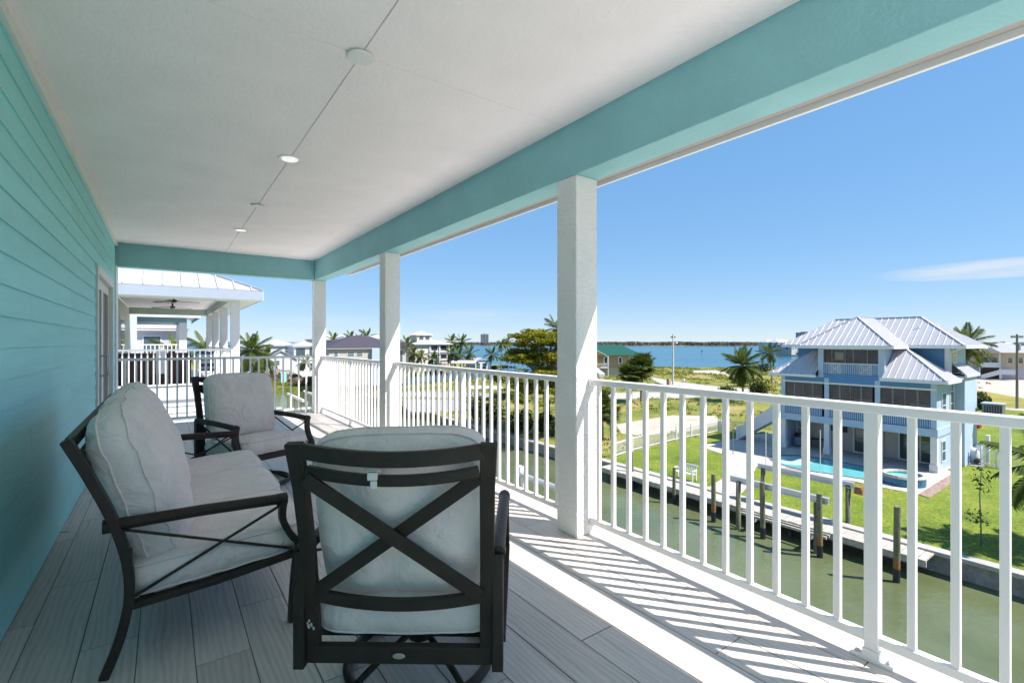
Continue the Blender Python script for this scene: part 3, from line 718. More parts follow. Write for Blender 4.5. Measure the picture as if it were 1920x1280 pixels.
# ---- seawall and dock
sw = thing('seawall', 'concrete seawall with light cap along the far side of the canal', 'seawall', (27, 10, WL))
for k in range(-12, 16):
    y = k*3.2
    MB().box(26.72, 27.0, y+.01, y+3.19, -11.5, GL-.02).build('wall_panel', M['wall_conc'], sw)
    MB().box(26.52+.01*(k % 3), 27.12, y+.008, y+3.192, GL-.14, GL+.035+.006*(k % 2)).build('cap_stone', M['concrete'], sw, bevel=.02)
dk = thing('dock', 'narrow plank dock fixed along the concrete seawall beside the boat lift', 'dock', (25.9, 14, WL))
y = 6.1; k = 0
while y < 24.4:
    MB().box(25.30+.02*(k % 3), 26.50, y+.01, y+.29, GL-.11, GL-.05+.005*(k % 2)).build('plank', M['dock'], dk); y += .30; k += 1
MB().box(25.34, 25.42, 6.1, 24.4, GL-.34, GL-.115).build('fascia', M['dock'], dk)
for y in (6.6, 11.5, 16.5, 21.5): MB().tube([(25.6,y,-11),(25.6,y,GL-.12)], .13, 10).build('dock_post', M['barnacle'], dk, smooth=True)
def piling(x, y, top, lab, rusty=True, r=.118, grp='wooden mooring pilings in the canal'):
    t = thing('piling', lab, 'piling', (x, y, WL), group=grp)
    random.seed(int(x*100+y*10)); lx, ly = random.uniform(-.05,.05), random.uniform(-.05,.05)
    h = top - WL
    def seg(a, b): return [(x+lx*a/h, y+ly*a/h, WL+a), (x+lx*b/h, y+ly*b/h, WL+b)]
    MB().tube(seg(-2.5, .55), r*1.04, 14).build('wet_foot', M['barnacle'], t, smooth=False)
    if rusty:
        MB().tube(seg(.54, 1.0), r*1.02, 14).build('stained_band', M['rust'], t); MB().tube(seg(.99, h), [r*1.01, r*.97], 14).build('post', M['pile'], t)
    else: MB().tube(seg(.54, h), [r*1.01, r*.97], 14).build('post', M['pile'], t)
piling(24.3, 14.9, -5.9, 'tall weathered piling standing alone between bench and boat lift')
piling(24.25, 12.2, -5.7, 'tall greenish piling in front of the boat lift beam', rusty=False)
piling(24.25, 9.62, -5.6, 'tall greenish piling paired with the last boat lift post')
piling(24.3, 6.8, -5.4, 'lone rusty banded piling past the end of the dock')
piling(26.3, 22.2, -6.3, 'short dark piling at the far end of the dock', rusty=False, r=.11)
piling(25.1, 18.0, -6.3, 'dark slim piling in front of the white bench', rusty=False, r=.10)
piling(25.0, 36.5, -5.6, 'pale piling in the shade of the flame tree', rusty=True, r=.12)
piling(24.6, 39.8, -5.4, 'pale piling next to the mangrove bush', rusty=True, r=.12)
lift = thing('boat_lift', 'empty aluminium boat lift on four posts in front of the dock', 'boat lift', (25.6, 11.6, WL))
for (x, y, tz) in ((24.4,13.55,-6.0),(24.6,9.9,-6.0),(26.9+.45,13.75,-5.8),(27.4,9.6,-5.75)):
    MB().tube([(x,y,-11),(x,y,tz)], .12, 12).build('post', M['pile'], lift, smooth=True)
for x, z in ((24.5,-5.94),(27.38,-5.72)):
    b = MB(); b.box(x-.10, x+.10, 9.35, 14.05, z+.12, z+.15); b.box(x-.03, x+.03, 9.35, 14.05, z-.12, z+.12); b.box(x-.10, x+.10, 9.35, 14.05, z-.15, z-.12); b.build('top_beam', M['galv'], lift)
for y in (10.3, 13.0): MB().box(24.45, 26.4, y-.06, y+.06, -8.05, -7.85).build('cradle_beam', M['galv'], lift)
for x in (24.9, 25.25): MB().box(x-.05, x+.05, 9.6, 13.8, -7.84, -7.72).build('bunk', M['dock'], lift)
for (x,y) in ((24.5,10.3),(24.5,13.0)): MB().tube([(x,y,-7.9),(x,y,-6.0)], .012, 6).build('cable', M['steel'], lift)
mo = MB(); mo.box(27.22,27.55,9.0,9.28,-6.0,-5.72); mo.tube([(27.38,8.95,-5.95),(27.38,9.3,-5.95)], .16, 12); mo.build('motor', M['rust'], lift)
# white bench on the seawall, facing the water
bn = thing('garden_bench', 'white slatted garden bench on the seawall cap facing the canal', 'bench', (27.5, 18.8, GL))
for k in range(4): MB().box(27.18+.105*k, 27.27+.105*k, 18.1, 19.5, GL+.44, GL+.47).build('seat_slat', M['white_paint'], bn)
for k in range(11): MB().bar((27.62,18.16+.128*k,GL+.5), (27.72,18.16+.128*k,GL+.92), .03, .05, (1,0,0)).build('back_slat', M['white_paint'], bn)
MB().bar((27.73,18.08,GL+.94),(27.73,19.52,GL+.94), .05, .07).build('back_rail', M['white_paint'], bn)
for y in (18.13, 19.47):
    for x, h in ((27.2,.66),(27.6,.64)): MB().box(x-.03, x+.03, y-.03, y+.03, GL+.02, GL+h).build('leg', M['white_paint'], bn)
    MB().box(27.16, 27.66, y-.035, y+.035, GL+.66, GL+.70).build('armrest', M['white_paint'], bn)
# white picket fences
def fence(pts, lab, h=1.15, gate=None, step=.16, sp=2.3, name='picket_fence', m_=None):
    m_ = m_ or M['white_paint']
    t = thing(name, lab, 'fence', (pts[0][0], pts[0][1], GL), group='white fences around the blue house lawn')
    for si, (a, b) in enumerate(zip(pts, pts[1:])):
        a = Vector((*a, 0)); b = Vector((*b, 0)); L = (b-a).length; d = (b-a)/L
        n = max(1, round(L/sp))
        for i in range(1 if si else 0, n+1):
            p = a + d*(L*i/n); MB().box(p.x-.06, p.x+.06, p.y-.06, p.y+.06, GL-.1, GL+h+.08).build('post', m_, t)
        for z in (.15, h-.08): MB().bar(a+Vector((0,0,GL+z)), b+Vector((0,0,GL+z)), .04, .07).build('rail', m_, t)
        pk = MB(); k = int(L/step)
        for i in range(k):
            p = a + d*(step*(i+.5)); pk.box(p.x-.012, p.x+.012, p.y-.012, p.y+.012, GL+.05, GL+h)
        o = pk.build('pickets', m_, t); o['kind'] = 'stuff'
fence([(28.1,25.5),(30.9,26.1),(37.6,26.7),(44.4,26.7)], 'white picket fence between green lawn and vacant lot')
fence([(44.5,26.5),(45.6,24.6)], 'short white picket fence turning towards the stairs of the blue house')
fence([(48.2,9.1),(47.7,7.6),(47.9,4.0),(48.2,-4.0)], 'white picket fence beside the blue house with tall gate post')
for x, y, h, mm, lab in ((34.6,17.2,2.6,'white_paint','slim white pole on the walkway by the pool'),(35.6,14.1,3.0,'white_paint','slim white pole at the lawn edge of the pool'),(36.3,20.6,1.9,'pole_wood','slim dark pole where walkway and patio meet')):
    o = MB().tube([(x,y,GL),(x,y,GL+h)], .03, 8).build('garden_pole', M[mm]); tag(o, lab, 'pole', 'poles by the pool')
# ================================================================== blue house across the canal
FX = 42.4
HY0, HY1 = 9.65, 19.8
hs = thing('blue_house', 'blue three storey waterfront house with white metal roofs and screened porches', 'house', (46, 14.7, GL))
WP = M['white_paint']; BL = M['blue_siding']
F1 = -4.75      # first floor level
EV = -1.45      # lower eave
# inner core, set back behind the porches
MB().box(45.2, 50.4, HY0+.05, HY1-.05, GL+.03, F1-.45).build('ground_storey_wall', M['interior'], hs)
MB().box(45.2, 50.4, HY0, HY1, F1-.4, EV+.3).build('first_storey_wall', M['interior'], hs)
# porch floor band, columns
MB().box(FX-.06, 50.5, HY0-.06, HY1+.06, F1-.42, F1+.12).build('floor_band', M['pale_siding'], hs)
for y in (HY0+.16, 13.0, 16.35, HY1-.16):
    c = MB().box(FX, FX+.36, y-.18, y+.18, GL+.03, F1-.42).build('porch_column', WP, hs)
    MB().box(FX-.05, FX+.41, y-.23, y+.23, GL+.03, GL+.55).build('plinth', WP, c)
    MB().box(FX+.01, FX+.33, y-.16, y+.16, F1+.12, EV-.1).build('porch_column', M['pale_siding'], hs)
ys = [HY0+.32, 12.84, 13.16, 16.19, 16.51, HY1-.32]
for a, b in ((HY0, 13.0), (13.0, 16.35), (16.35, HY1)):
    a += .34; b -= .18
    if b > 19: b = HY1-.34
    scn = MB().box(FX+.14, FX+.16, a, b, F1+.12, -2.02).build('porch_screen', M['screen'], hs)
    n = 4
    for k in range(1, n):
        y = a + (b-a)*k/n; MB().box(FX+.115, FX+.139, y-.02-.03*(k % 2), y+.02+.03*(k % 2), F1+.12, -2.02).build('mullion', M['ac'], scn)
    MB().box(FX+.112, FX+.139, a, a+(b-a)*.4, -3.1, -3.04).build('mullion', M['ac'], scn)
    r = MB(); k = a+.05
    while k < b: r.box(FX+.03, FX+.055, k-.012, k+.012, F1+.16, F1+1.05); k += .125
    rl = r.build('porch_railing', WP, hs); rl['kind'] = 'stuff'
    MB().box(FX+.02, FX+.065, a, b, F1+1.05, F1+1.12).build('handrail', WP, rl)
    bk = MB().box(FX+.06, FX+.075, a, b, F1+.14, F1+1.05).build('rail_backing', BL, hs)
MB().box(FX+.005, FX+.3, HY0+.02, HY1-.02, -2.02, -1.90).build('header_trim', WP, hs)
MB().box(FX+.02, FX+.3, HY0+.02, HY1-.02, -1.90, -1.52).build('blue_band', BL, hs)
# side wall with windows; sunlight on it is put into the paler siding colour
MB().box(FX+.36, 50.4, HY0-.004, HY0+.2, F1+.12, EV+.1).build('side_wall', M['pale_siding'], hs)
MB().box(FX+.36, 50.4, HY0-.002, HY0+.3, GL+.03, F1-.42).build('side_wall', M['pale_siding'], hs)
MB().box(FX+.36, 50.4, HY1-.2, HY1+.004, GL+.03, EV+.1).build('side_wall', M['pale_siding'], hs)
def window(parent, x0, x1, y0, y1, z0, z1, face, glass='window_glass', fr=.09, mull=True):
    """face: '-x' or '-y', the plane the window sits on is x0 or y0"""
    m = MB()
    if face == '-x':
        f = MB().box(x0-.05, x0+.02, y0-fr, y1+fr, z0-fr, z1+fr).build('window', WP, parent)
        MB().box(x0-.056, x0-.02, y0, y1, z0, z1).build('pane', M[glass], f)
        if mull: MB().box(x0-.066, x0-.05, y0, y1, (z0+z1)/2-.03, (z0+z1)/2+.03).build('sash', WP, f)
    else:
        f = MB().box(x0-fr, x1+fr, y0-.05, y0+.02, z0-fr, z1+fr).build('window', WP, parent)
        MB().box(x0, x1, y0-.056, y0-.02, z0, z1).build('pane', M[glass], f)
        if mull: MB().box(x0, x1, y0-.066, y0-.05, (z0+z1)/2-.03, (z0+z1)/2+.03).build('sash', WP, f)
for x in (43.6, 45.6, 48.4): window(hs, x, x+.75, HY0-.004, None, -3.9, -2.3, '-y')
for x in (43.5, 46.5): window(hs, x, x+.75, HY0-.002, None, -6.9, -5.6, '-y')
# sliding doors and things under the house
for a, b in ((12.0-2.0, 12.4), (13.55, 15.35)):
    d = MB().box(45.08, 45.2, a-.12, b+.12, GL+.03, GL+2.25).build('sliding_door', WP, hs)
    for c, e in ((a, (a+b)/2-.05), ((a+b)/2+.05, b)):
        MB().box(45.06, 45.079, c, e, GL+.13, GL+2.13).build('pane', M['green_glass'], d)
MB().box(45.1, 45.19, 15.9, 17.1, GL+1.5, GL+2.2).build('wall_screen', M['black'], hs)
MB().box(44.0, 44.6, 16.9, 18.3, GL+.75, GL+.8).build('patio_table', M['black'], hs)
for y in (17.0, 18.2): MB().box(44.05, 44.12, y-.04, y+.04, GL+.03, GL+.75).build('table_leg', M['black'], hs)
# stacked gear by the wall
gear = thing('grill', 'dark covered grill under the porch of the blue house', 'grill', (43.8, 18.9, GL+.03))
MB().box(43.5,44.1,18.4,19.3,GL+.1,GL+.85).build('cabinet', M['tower_blue'], gear, bevel=.05)
MB().tube([(43.8,18.45,GL+.9),(43.8,19.25,GL+.9)], .28, 12).build('lid', M['black'], gear, smooth=True)
shf = MB().box(44.5,45.05,18.6,19.5,GL+1.0,GL+1.05); 
shf.box(44.5,45.05,18.6,19.5,GL+1.5,GL+1.55); shf.box(44.5,45.05,18.6,19.5,GL+2.0,GL+2.05); shf.box(44.5,44.55,18.6,18.65,GL+.03,GL+2.05); shf.box(44.5,44.55,19.45,19.5,GL+.03,GL+2.05)
tag(shf.build('storage_shelf', WP), 'white storage shelf under the porch behind the grill', 'shelf')
# roof planes: quads with raised seams, each seam a sub-part
def roof_plane(parent, a, b, c, d, step=.42, rib=.035, mt='roof_metal', thick=.06, seams=True, rw=.045):
    """a->b eave, d->c upper edge (c may equal d). Seams run up the slope from the eave."""
    a, b, c, d = (Vector(q) for q in (a, b, c, d))
    e = (b-a).normalized(); nrm = e.cross(((c+d)/2 - (a+b)/2)).normalized()
    if nrm.z < 0: nrm = -nrm
    tri = (c-d).length < 1e-4
    top = [a, b, c] if tri else [a, b, c, d]; n = len(top)
    m = MB(); m.add(top + [q - nrm*thick for q in top], [tuple(range(n)), tuple(range(2*n-1, n-1, -1))] + [(i, n+i, n+(i+1) % n, (i+1) % n) for i in range(n)])
    o = m.build('roof', M[mt], parent)
    if not seams: return o
    up = nrm.cross(e); up = up if up.z > 0 else -up
    L = (b-a).length; k = int(L/step); s0 = (L-(k-1)*step)/2 if k > 1 else L/2
    def coords(q): return ((q-a).dot(e), (q-a).dot(up))
    cd = coords(d); cc = coords(c); cb = coords(b)
    for i in range(max(k, 1)):
        s = s0 + i*step
        if s < cd[0]: t = cd[1]*s/max(cd[0], 1e-6)
        elif s > cc[0]: t = cc[1]*(cb[0]-s)/max(cb[0]-cc[0], 1e-6)
        else: t = cd[1] if tri else cd[1] + (cc[1]-cd[1])*(s-cd[0])/max(cc[0]-cd[0], 1e-6)
        if t < .25: continue
        p = a + e*s + nrm*rib/2; q = p + up*(t-.03)
        MB().bar(p, q, rw, rib, nrm).build('seam', M['roof_rib'] if mt == 'roof_metal' else M[mt], o)
    return o
def ridge_cap(parent, a, b, mt='roof_metal', w=.16):
    MB().bar(Vector(a)+Vector((0,0,.015)), Vector(b)+Vector((0,0,.015)), w, .05).build('ridge_cap', M[mt], parent)
def gutter(parent, a, b, mt='white_paint', h=.2, w=.14):
    a = Vector(a); b = Vector(b)
    MB().bar(a+Vector((0,0,-h/2-.03)), b+Vector((0,0,-h/2-.03)), w, h).build('fascia', M[mt], parent)
# lower hip roof (front slope is cut by the dormer)
sl = .712; ex, ey0, ey1, ez = 41.75, 8.98, 20.5, -1.28
run = 4.2; zt = ez + sl*run; bx = 51.2
DY0_, DY1_ = 12.55, 16.95     # dormer between these
roof_plane(hs, (ex,ey0,ez), (ex,DY0_,ez), (ex+DY0_-ey0,DY0_,ez+sl*(DY0_-ey0)), (ex+DY0_-ey0,DY0_,ez+sl*(DY0_-ey0)))
roof_plane(hs, (ex,DY1_,ez), (ex,ey1,ez), (ex+ey1-DY1_,DY1_,ez+sl*(ey1-DY1_)), (ex+ey1-DY1_,DY1_,ez+sl*(ey1-DY1_)))
rx_ = 45.1
roof_plane(hs, (rx_,ey0,ez), (ex,ey0,ez), (ex+3.3,ey0+3.3,ez+sl*3.3), (rx_,ey0+3.3,ez+sl*3.3), step=.6)
MB().box(45.06, 46.0, ey0+.02, ey0+.8, ez-.1, ez+.02).build('roof_return', M['roof_metal'], hs)
roof_plane(hs, (ex,ey1,ez), (bx,ey1,ez), (bx,ey1-run,zt), (ex+run,ey1-run,zt), step=.6)
ridge_cap(hs, (ex,ey0,ez), (ex+run,ey0+run,zt)); ridge_cap(hs, (ex,ey1,ez), (ex+run,ey1-run,zt))
gutter(hs, (ex,ey0,ez), (ex,DY0_+.1,ez)); gutter(hs, (ex,DY1_-.1,ez), (ex,ey1,ez)); gutter(hs, (rx_,ey0,ez), (ex,ey0,ez)); gutter(hs, (ex,ey1,ez), (bx,ey1,ez))
MB().box(ex+.05, FX+.4, ey0+.05, DY0_, ez-.22, ez-.16).build('soffit', WP, hs); MB().box(ex+.05, FX+.4, DY1_, ey1-.05, ez-.22, ez-.16).build('soffit', WP, hs)
# dormer porch, flush with the front
U = -1.32
MB().box(FX+.0, FX+.2, DY0_+.02, DY1_-.02, U-.2, U+.12).build('dormer_sill', BL, hs)
for y in (DY0_+.2, DY1_-.2): MB().box(FX-.02, FX+.3, y-.19, y+.19, U-.18, .98).build('dormer_column', M['pale_siding'], hs)
MB().box(FX+.1, FX+.3, DY0_+.39, DY1_-.39, .72, .98).build('dormer_header', WP, hs)
ds = MB().box(FX+.16, FX+.18, DY0_+.39, DY1_-.39, U+.1, .72).build('dormer_screen', M['screen'], hs)
for k in (.2,.45,.6,.85): y = DY0_+.39+k*(DY1_-DY0_-.78); MB().box(FX+.135, FX+.159, y-.03, y+.03, U+.9, .72).build('mullion', M['ac'], ds)
MB().box(FX+.13, FX+.159, 15.2, 15.8, -.1, .5).build('reflection_panel', M['green_glass'], ds)  # added glass panel imitating a reflection in the dormer screen
r = MB(); y = DY0_+.42
while y < DY1_-.42: r.box(FX+.02, FX+.045, y-.013, y+.013, U+.14, U+.92); y += .125
for yc in (13.75, 15.75):
    for s in (-1, 1): r.bar((FX+.0,yc-.36,U+.53-.36*s), (FX+.0,yc+.36,U+.53+.36*s), .03, .035, (1,0,0))
    for q in (.12, .24, .36):
        for s in (-1, 1):
            r.box(FX-.01, FX+.015, yc-q, yc+q, U+.53+s*q-.012, U+.53+s*q+.012); r.box(FX-.01, FX+.015, yc+s*q-.012, yc+s*q+.012, U+.53-q, U+.53+q)
rl = r.build('dormer_railing', WP, hs); rl['kind'] = 'stuff'
MB().box(FX+.01, FX+.06, DY0_+.4, DY1_-.4, U+.92, U+.98).build('handrail', WP, rl)
MB().box(FX+.06, FX+.075, DY0_+.4, DY1_-.4, U+.1, U+.92).build('rail_backing', BL, hs)
for y in (DY0_+.05, DY1_-.2): MB().box(FX+.3, 46.0, y, y+.15, U-.1, .98).build('dormer_side', M['pale_siding'], hs)
# dormer hip roof
x0, y0, y1, z0 = 41.75, 11.9, 18.25, 1.02
hw = (y1-y0)/2; ym_ = (y0+y1)/2; zr = z0 + .72*hw; xr = x0 + hw
roof_plane(hs, (x0,y0,z0), (x0,y1,z0), (xr,ym_,zr), (xr,ym_,zr))
roof_plane(hs, (50.5,y0,z0), (x0,y0,z0), (xr,ym_,zr), (50.5,ym_,zr), step=.6)
roof_plane(hs, (x0,y1,z0), (50.5,y1,z0), (50.5,ym_,zr), (xr,ym_,zr), step=.6)
ridge_cap(hs, (x0,y0,z0), (xr,ym_,zr)); ridge_cap(hs, (x0,y1,z0), (xr,ym_,zr)); ridge_cap(hs, (xr,ym_,zr), (50.5,ym_,zr))
gutter(hs, (x0,y0,z0), (x0,y1,z0)); gutter(hs, (46,y0,z0), (x0,y0,z0)); gutter(hs, (x0,y1,z0), (46,y1,z0))
MB().box(x0+.06, 46, y0+.06, y1-.06, z0-.24, z0-.18).build('soffit', WP, hs)
# main upper block
MB().box(46.0, 50.6, 9.8, 20.0, -1.0, 1.1).build('upper_wall', BL, hs)
MB().box(46.05, 50.6, 9.79, 9.99, -1.0, 1.0).build('upper_side_wall', M['pale_siding'], hs)  # sun side of the same block, light put into its paler colour
MB().box(45.95, 46.1, 9.76, 10.02, -1.0, 1.0).build('corner_board', WP, hs)
for k in range(9): MB().box(45.985, 46.01, 10.02, 19.9, -.75+.19*k, -.74+.19*k+.008).build('lap_joint', BL, hs)
window(hs, 47.0, 47.7, 9.79, None, -.2, .8, '-y')
a0, a1, b0, b1_, zz = 45.1, 51.4, 8.75, 21.0, 1.06
hr = (a1-a0)/2; xc = (a0+a1)/2; zm = zz + .70*hr
roof_plane(hs, (a0,b0,zz), (a0,b1_,zz), (xc,b1_-hr,zm), (xc,b0+hr,zm), step=.45)
roof_plane(hs, (a1,b1_,zz), (a1,b0,zz), (xc,b0+hr,zm), (xc,b1_-hr,zm), step=.6)
roof_plane(hs, (a1,b0,zz), (a0,b0,zz), (xc,b0+hr,zm), (xc,b0+hr,zm), step=.6)
roof_plane(hs, (a0,b1_,zz), (a1,b1_,zz), (xc,b1_-hr,zm), (xc,b1_-hr,zm), step=.6)
ridge_cap(hs, (xc,b0+hr,zm), (xc,b1_-hr,zm)); ridge_cap(hs, (a0,b0,zz), (xc,b0+hr,zm))
gutter(hs, (a0,b0,zz), (a0,b1_,zz)); gutter(hs, (a1,b0,zz), (a0,b0,zz))
MB().box(a0+.06, a1-.06, b0+.06, b1_-.06, zz-.2, zz-.15).build('soffit', WP, hs)
dn = MB(); dn.tube([(45.3,8.9,.85),(46.2,9.75,.55),(46.2,9.74,-.9),(46.25,9.58,-1.3),(46.25,9.58,-4.6),(46.25,9.58,GL)], .05, 6); dn.build('downpipe', M['white_paint'], hs)
tv = MB().tube([(46.9,11.5,2.2),(46.9,11.9,2.5)], .03, 6).build('vent_pipe', M['galv'], hs)
# small roof over the side door, further back
roof_plane(hs, (49.9,8.9,-1.0), (46.1,8.9,-1.0), (46.9,9.78,-.30), (49.9,9.78,-.30), step=.6)
gutter(hs, (49.9,8.9,-1.0), (46.1,8.9,-1.0))
MB().box(46.3, 49.8, 9.0, 9.64, GL, -1.15).build('side_bay', M['pale_siding'], hs)
# outside stairs with white solid sides, left of the house
st = thing('outside_stairs', 'white outside stairs rising from the patio to the first floor of the blue house', 'stairs', (43, 21.7, GL))
n = 15
for k in range(n):
    y = 23.4 - (23.4-19.9)*k/n; z = GL+.03 + (F1+.12-GL-.03)*(k+1)/n
    MB().box(42.55, 43.85, y-.26, y, z-.05, z).build('step', M['greige'], st)
for x in (42.45, 43.9):
    MB().add([(x-.05,23.6,GL+.03),(x+.05,23.6,GL+.03),(x+.05,19.85,F1-.3),(x-.05,19.85,F1-.3),(x-.05,23.6,GL+1.0),(x+.05,23.6,GL+1.0),(x+.05,19.85,F1+1.1),(x-.05,19.85,F1+1.1)],
             [(3,2,1,0),(4,5,6,7),(0,1,5,4),(1,2,6,5),(2,3,7,6),(3,0,4,7)]).build('stair_side', WP, st)
MB().box(42.3, 44.0, 23.5, 23.7, GL+.03, GL+1.15).build('newel', WP, st)
# air conditioner on its stand and the pool gear beside the house
ac = thing('air_conditioner', 'grey air conditioner on a raised stand beside the blue house', 'air conditioner', (50.2, 8.2, GL))
MB().box(49.6, 50.7, 7.6, 8.7, -4.4, -3.3).build('casing', M['ac'], ac, bevel=.05)
MB().box(49.55, 50.75, 7.55, 8.75, -3.31, -3.24).build('lid', M['galv'], ac)
for k in range(7): MB().box(49.58, 49.6, 7.65+.14*k, 7.72+.14*k, -4.3, -3.4).build('grille_bar', M['black'], ac)
MB().box(49.5, 50.8, 7.5, 9.4, -4.55, -4.42).build('platform', WP, ac)
for x in (49.6, 50.7):
    for y in (7.6, 9.3): MB().box(x-.07, x+.07, y-.07, y+.07, GL, -4.55).build('leg', WP, ac)
pg = thing('pool_equipment', 'white pool pump and filter tanks below the air conditioner', 'pool equipment', (48, 8.6, GL))
MB().lathe((48.2,8.9,GL), [(.3,0),(.34,.1),(.34,.9),(.2,1.1),(.08,1.15)], 16).build('filter_tank', WP, pg, smooth=True)
MB().lathe((48.9,8.7,GL), [(.25,0),(.25,1.3),(.1,1.4)], 16).build('filter_tank', WP, pg, smooth=True)
MB().tube([(47.4,8.6,GL+.3),(48.0,8.6,GL+.3)], .16, 12).build('pump', M['black'], pg)
pp = MB(); pp.tube([(47.6,8.4,GL+.1),(47.6,8.4,GL+1.5),(48.4,8.4,GL+1.5),(48.4,8.4,GL+.6)], .05, 8); pp.build('pipe', WP, pg)
MB().box(47.0,49.2,8.2,9.2,GL,GL+.06).build('pad', M['concrete'], pg)
MB().box(47.9,48.15,8.0,8.2,GL+.2,GL+2.2).build('control_box', WP, pg)
# ================================================================== the house next door (left)
nb = thing('neighbour_house', 'pale green house next door with white metal hip roof and columned balcony', 'house', (0, 20, GL))
SG = M['sage']; WR = M['white_rail']
NX0, NX1, NY = 1.55, 1.77, 15.9; NF = .05
MB().box(-9, -1.2, NY, 33, GL-.1, 2.75).build('wall', M['sage_wall'], nb)
lw = MB().box(-1.2, 1.72, NY+.06, 26.2, GL-.1, -.25).build('lower_wall', M['white_wall'], nb)
for k in range(22):
    z = -.25 - .18*(k+1)
    MB().add([(-1.2,NY+.055,z+.18),(1.72,NY+.055,z+.18),(1.72,NY+.03,z+.004),(-1.2,NY+.03,z+.004),(-1.2,NY+.059,z+.004),(1.72,NY+.059,z+.004)], [(0,1,2,3),(3,2,5,4)]).build('board', M['white_wall'], lw)
MB().box(-1.25, 1.85, NY-.02, 26.3, -.24, NF).build('balcony_slab', M['white_wall'], nb)
for k in range(4):
    y = NY + 3.3*k; MB().box(NX0, NX1, y, y+.22, NF, 2.49).build('column', M['white_wall'], nb)
MB().box(-1.2, NX1-.002, NY+.005, NY+.215, 2.49, 2.78).build('beam', SG, nb); MB().box(NX0+.003, NX1-.003, NY+.2151, 26.0, 2.4905, 2.78).build('beam', SG, nb); MB().box(-1.2, NX0, 25.8, 26.02, 2.491, 2.78).build('beam', SG, nb)
MB().box(-1.2, NX0, NY+.2, 25.8, 2.76, 2.80).build('ceiling', M['ceiling_stucco'], nb)
dd = MB().box(-1.21, -1.16, 20.2, 22.4, NF, 2.2).build('door', WP, nb); MB().box(-1.159, -1.15, 20.4, 22.2, NF+.2, 2.05).build('pane', M['dark_glass'], dd)
for i, y in enumerate((18.6, 22.0)):
    f = MB().tube([(.25,y,2.62),(.25,y,2.76)], .03, 8).build('ceiling_fan', M['black'], nb)
    for k in range(3):
        a = k*2*math.pi/3 + .3 + i*.25; c, s = math.cos(a), math.sin(a)
        MB().add([(.25+c*.05-s*.03,y+s*.05+c*.03,2.62),(.25+c*.05+s*.03,y+s*.05-c*.03,2.60),(.25+c*.72+s*.075,y+s*.72-c*.075,2.575),(.25+c*.72-s*.05,y+s*.72+c*.05,2.60)], [(0,1,2,3)]).build('fan_blade', M['black'], f)
    MB().lathe((.25,y,2.56), [(.04,0),(.09,.03),(.09,.07),(.03,.1)], 12).build('fan_hub', M['black'], f)
ez2 = 2.75; ec = (2.25, 15.1)
roof_plane(nb, (-9.5,ec[1],ez2), (ec[0],ec[1],ez2), (ec[0]-5.2,ec[1]+5.2,ez2+2.3), (-9.5+3,ec[1]+5.2,ez2+2.3), step=.40, rib=.03, rw=.025)
roof_plane(nb, (ec[0],ec[1],ez2), (ec[0],27,ez2), (ec[0]-5.2,27-5.2,ez2+2.3), (ec[0]-5.2,ec[1]+5.2,ez2+2.3), step=.40, rib=.03, rw=.025)
MB().bar((ec[0],ec[1],ez2+.02), (ec[0]-5.2,ec[1]+5.2,ez2+2.32), .10, .05).build('hip_cap', M['galv'], nb)
fa = MB().box(-9.5, ec[0], ec[1]-.03, ec[1]+.02, ez2-.27, ez2-.02).build('fascia', M['fascia_blue'], nb)
MB().box(ec[0]-.02, ec[0]+.03, ec[1]+.021, 27, ez2-.27, ez2-.02).build('fascia', M['pale_siding'], nb)
MB().box(-9.5, ec[0]-.03, ec[1]+.03, NY+.004, ez2-.26, ez2-.22).build('soffit', SG, nb); MB().box(NX1, ec[0]-.03, NY+.01, 27, ez2-.26, ez2-.22).build('soffit', SG, nb)
def nrail(parent, x0, x1, y, zf, step=.13, m_=None, axis='x', r=.014):
    m_ = m_ or WR
    if axis == 'x':
        t = MB().box(x0, x1, y-.035, y+.035, zf+1.02, zf+1.07).build('top_rail', m_, parent); MB().box(x0, x1, y-.02, y+.02, zf+.08, zf+.12).build('bottom_rail', m_, parent)
        k = x0+.06
        while k < x1-.02: MB().box(k-r, k+r, y-r, y+r, zf+.12, zf+1.02).build('baluster', m_, parent); k += step
    else:
        t = MB().box(y-.035, y+.035, x0, x1, zf+1.02, zf+1.07).build('top_rail', m_, parent); MB().box(y-.02, y+.02, x0, x1, zf+.08, zf+.12).build('bottom_rail', m_, parent)
        k = x0+.06
        while k < x1-.02: MB().box(y-r, y+r, k-r, k+r, zf+.12, zf+1.02).build('baluster', m_, parent); k += step
nr = thing('balcony_railing', 'white railing of the pale green neighbour balcony', 'railing', (.2, NY+.1, NF))
nrail(nr, -1.2, NX0, NY+.11, NF)
nr2 = thing('balcony_railing', 'white side railing between the neighbour balcony columns', 'railing', (NX0+.1, 20, NF))
for k in range(3): nrail(nr2, NY+.22+3.3*k, NY+3.3*(k+1), NX0+.11, NF, step=.16, axis='y')
ws = thing('wicker_sofa', 'dark brown wicker sofa on the pale green neighbour balcony', 'sofa', (-.1, 17.5, NF))
MB().box(-1.05, .65, 17.2, 17.4, NF+.05, NF+.95).build('backrest', M['wicker'], ws, bevel=.03); MB().box(-1.0, .6, 17.4, 18.0, NF+.05, NF+.42).build('seat', M['wicker'], ws, bevel=.03)
MB().box(-.2, .05, 17.12, 17.195, NF+.35, NF+1.0).build('throw', M['white_wall'], ws, bevel=.02)
sc2 = thing('striped_chair', 'blue and white striped deck chair near the neighbour columns', 'chair', (1.1, 19.0, NF))
for k in range(6): MB().box(.95, 1.35, 18.9+.02*k, 18.95+.02*k, NF+.35+.1*k, NF+.45+.1*k).build('stripe', M['stripe'] if k % 2 else WP, sc2)
for x in (.97, 1.33): MB().bar((x,18.86,NF),(x,19.05,NF+1.0), .03, .03).build('leg', WP, sc2)
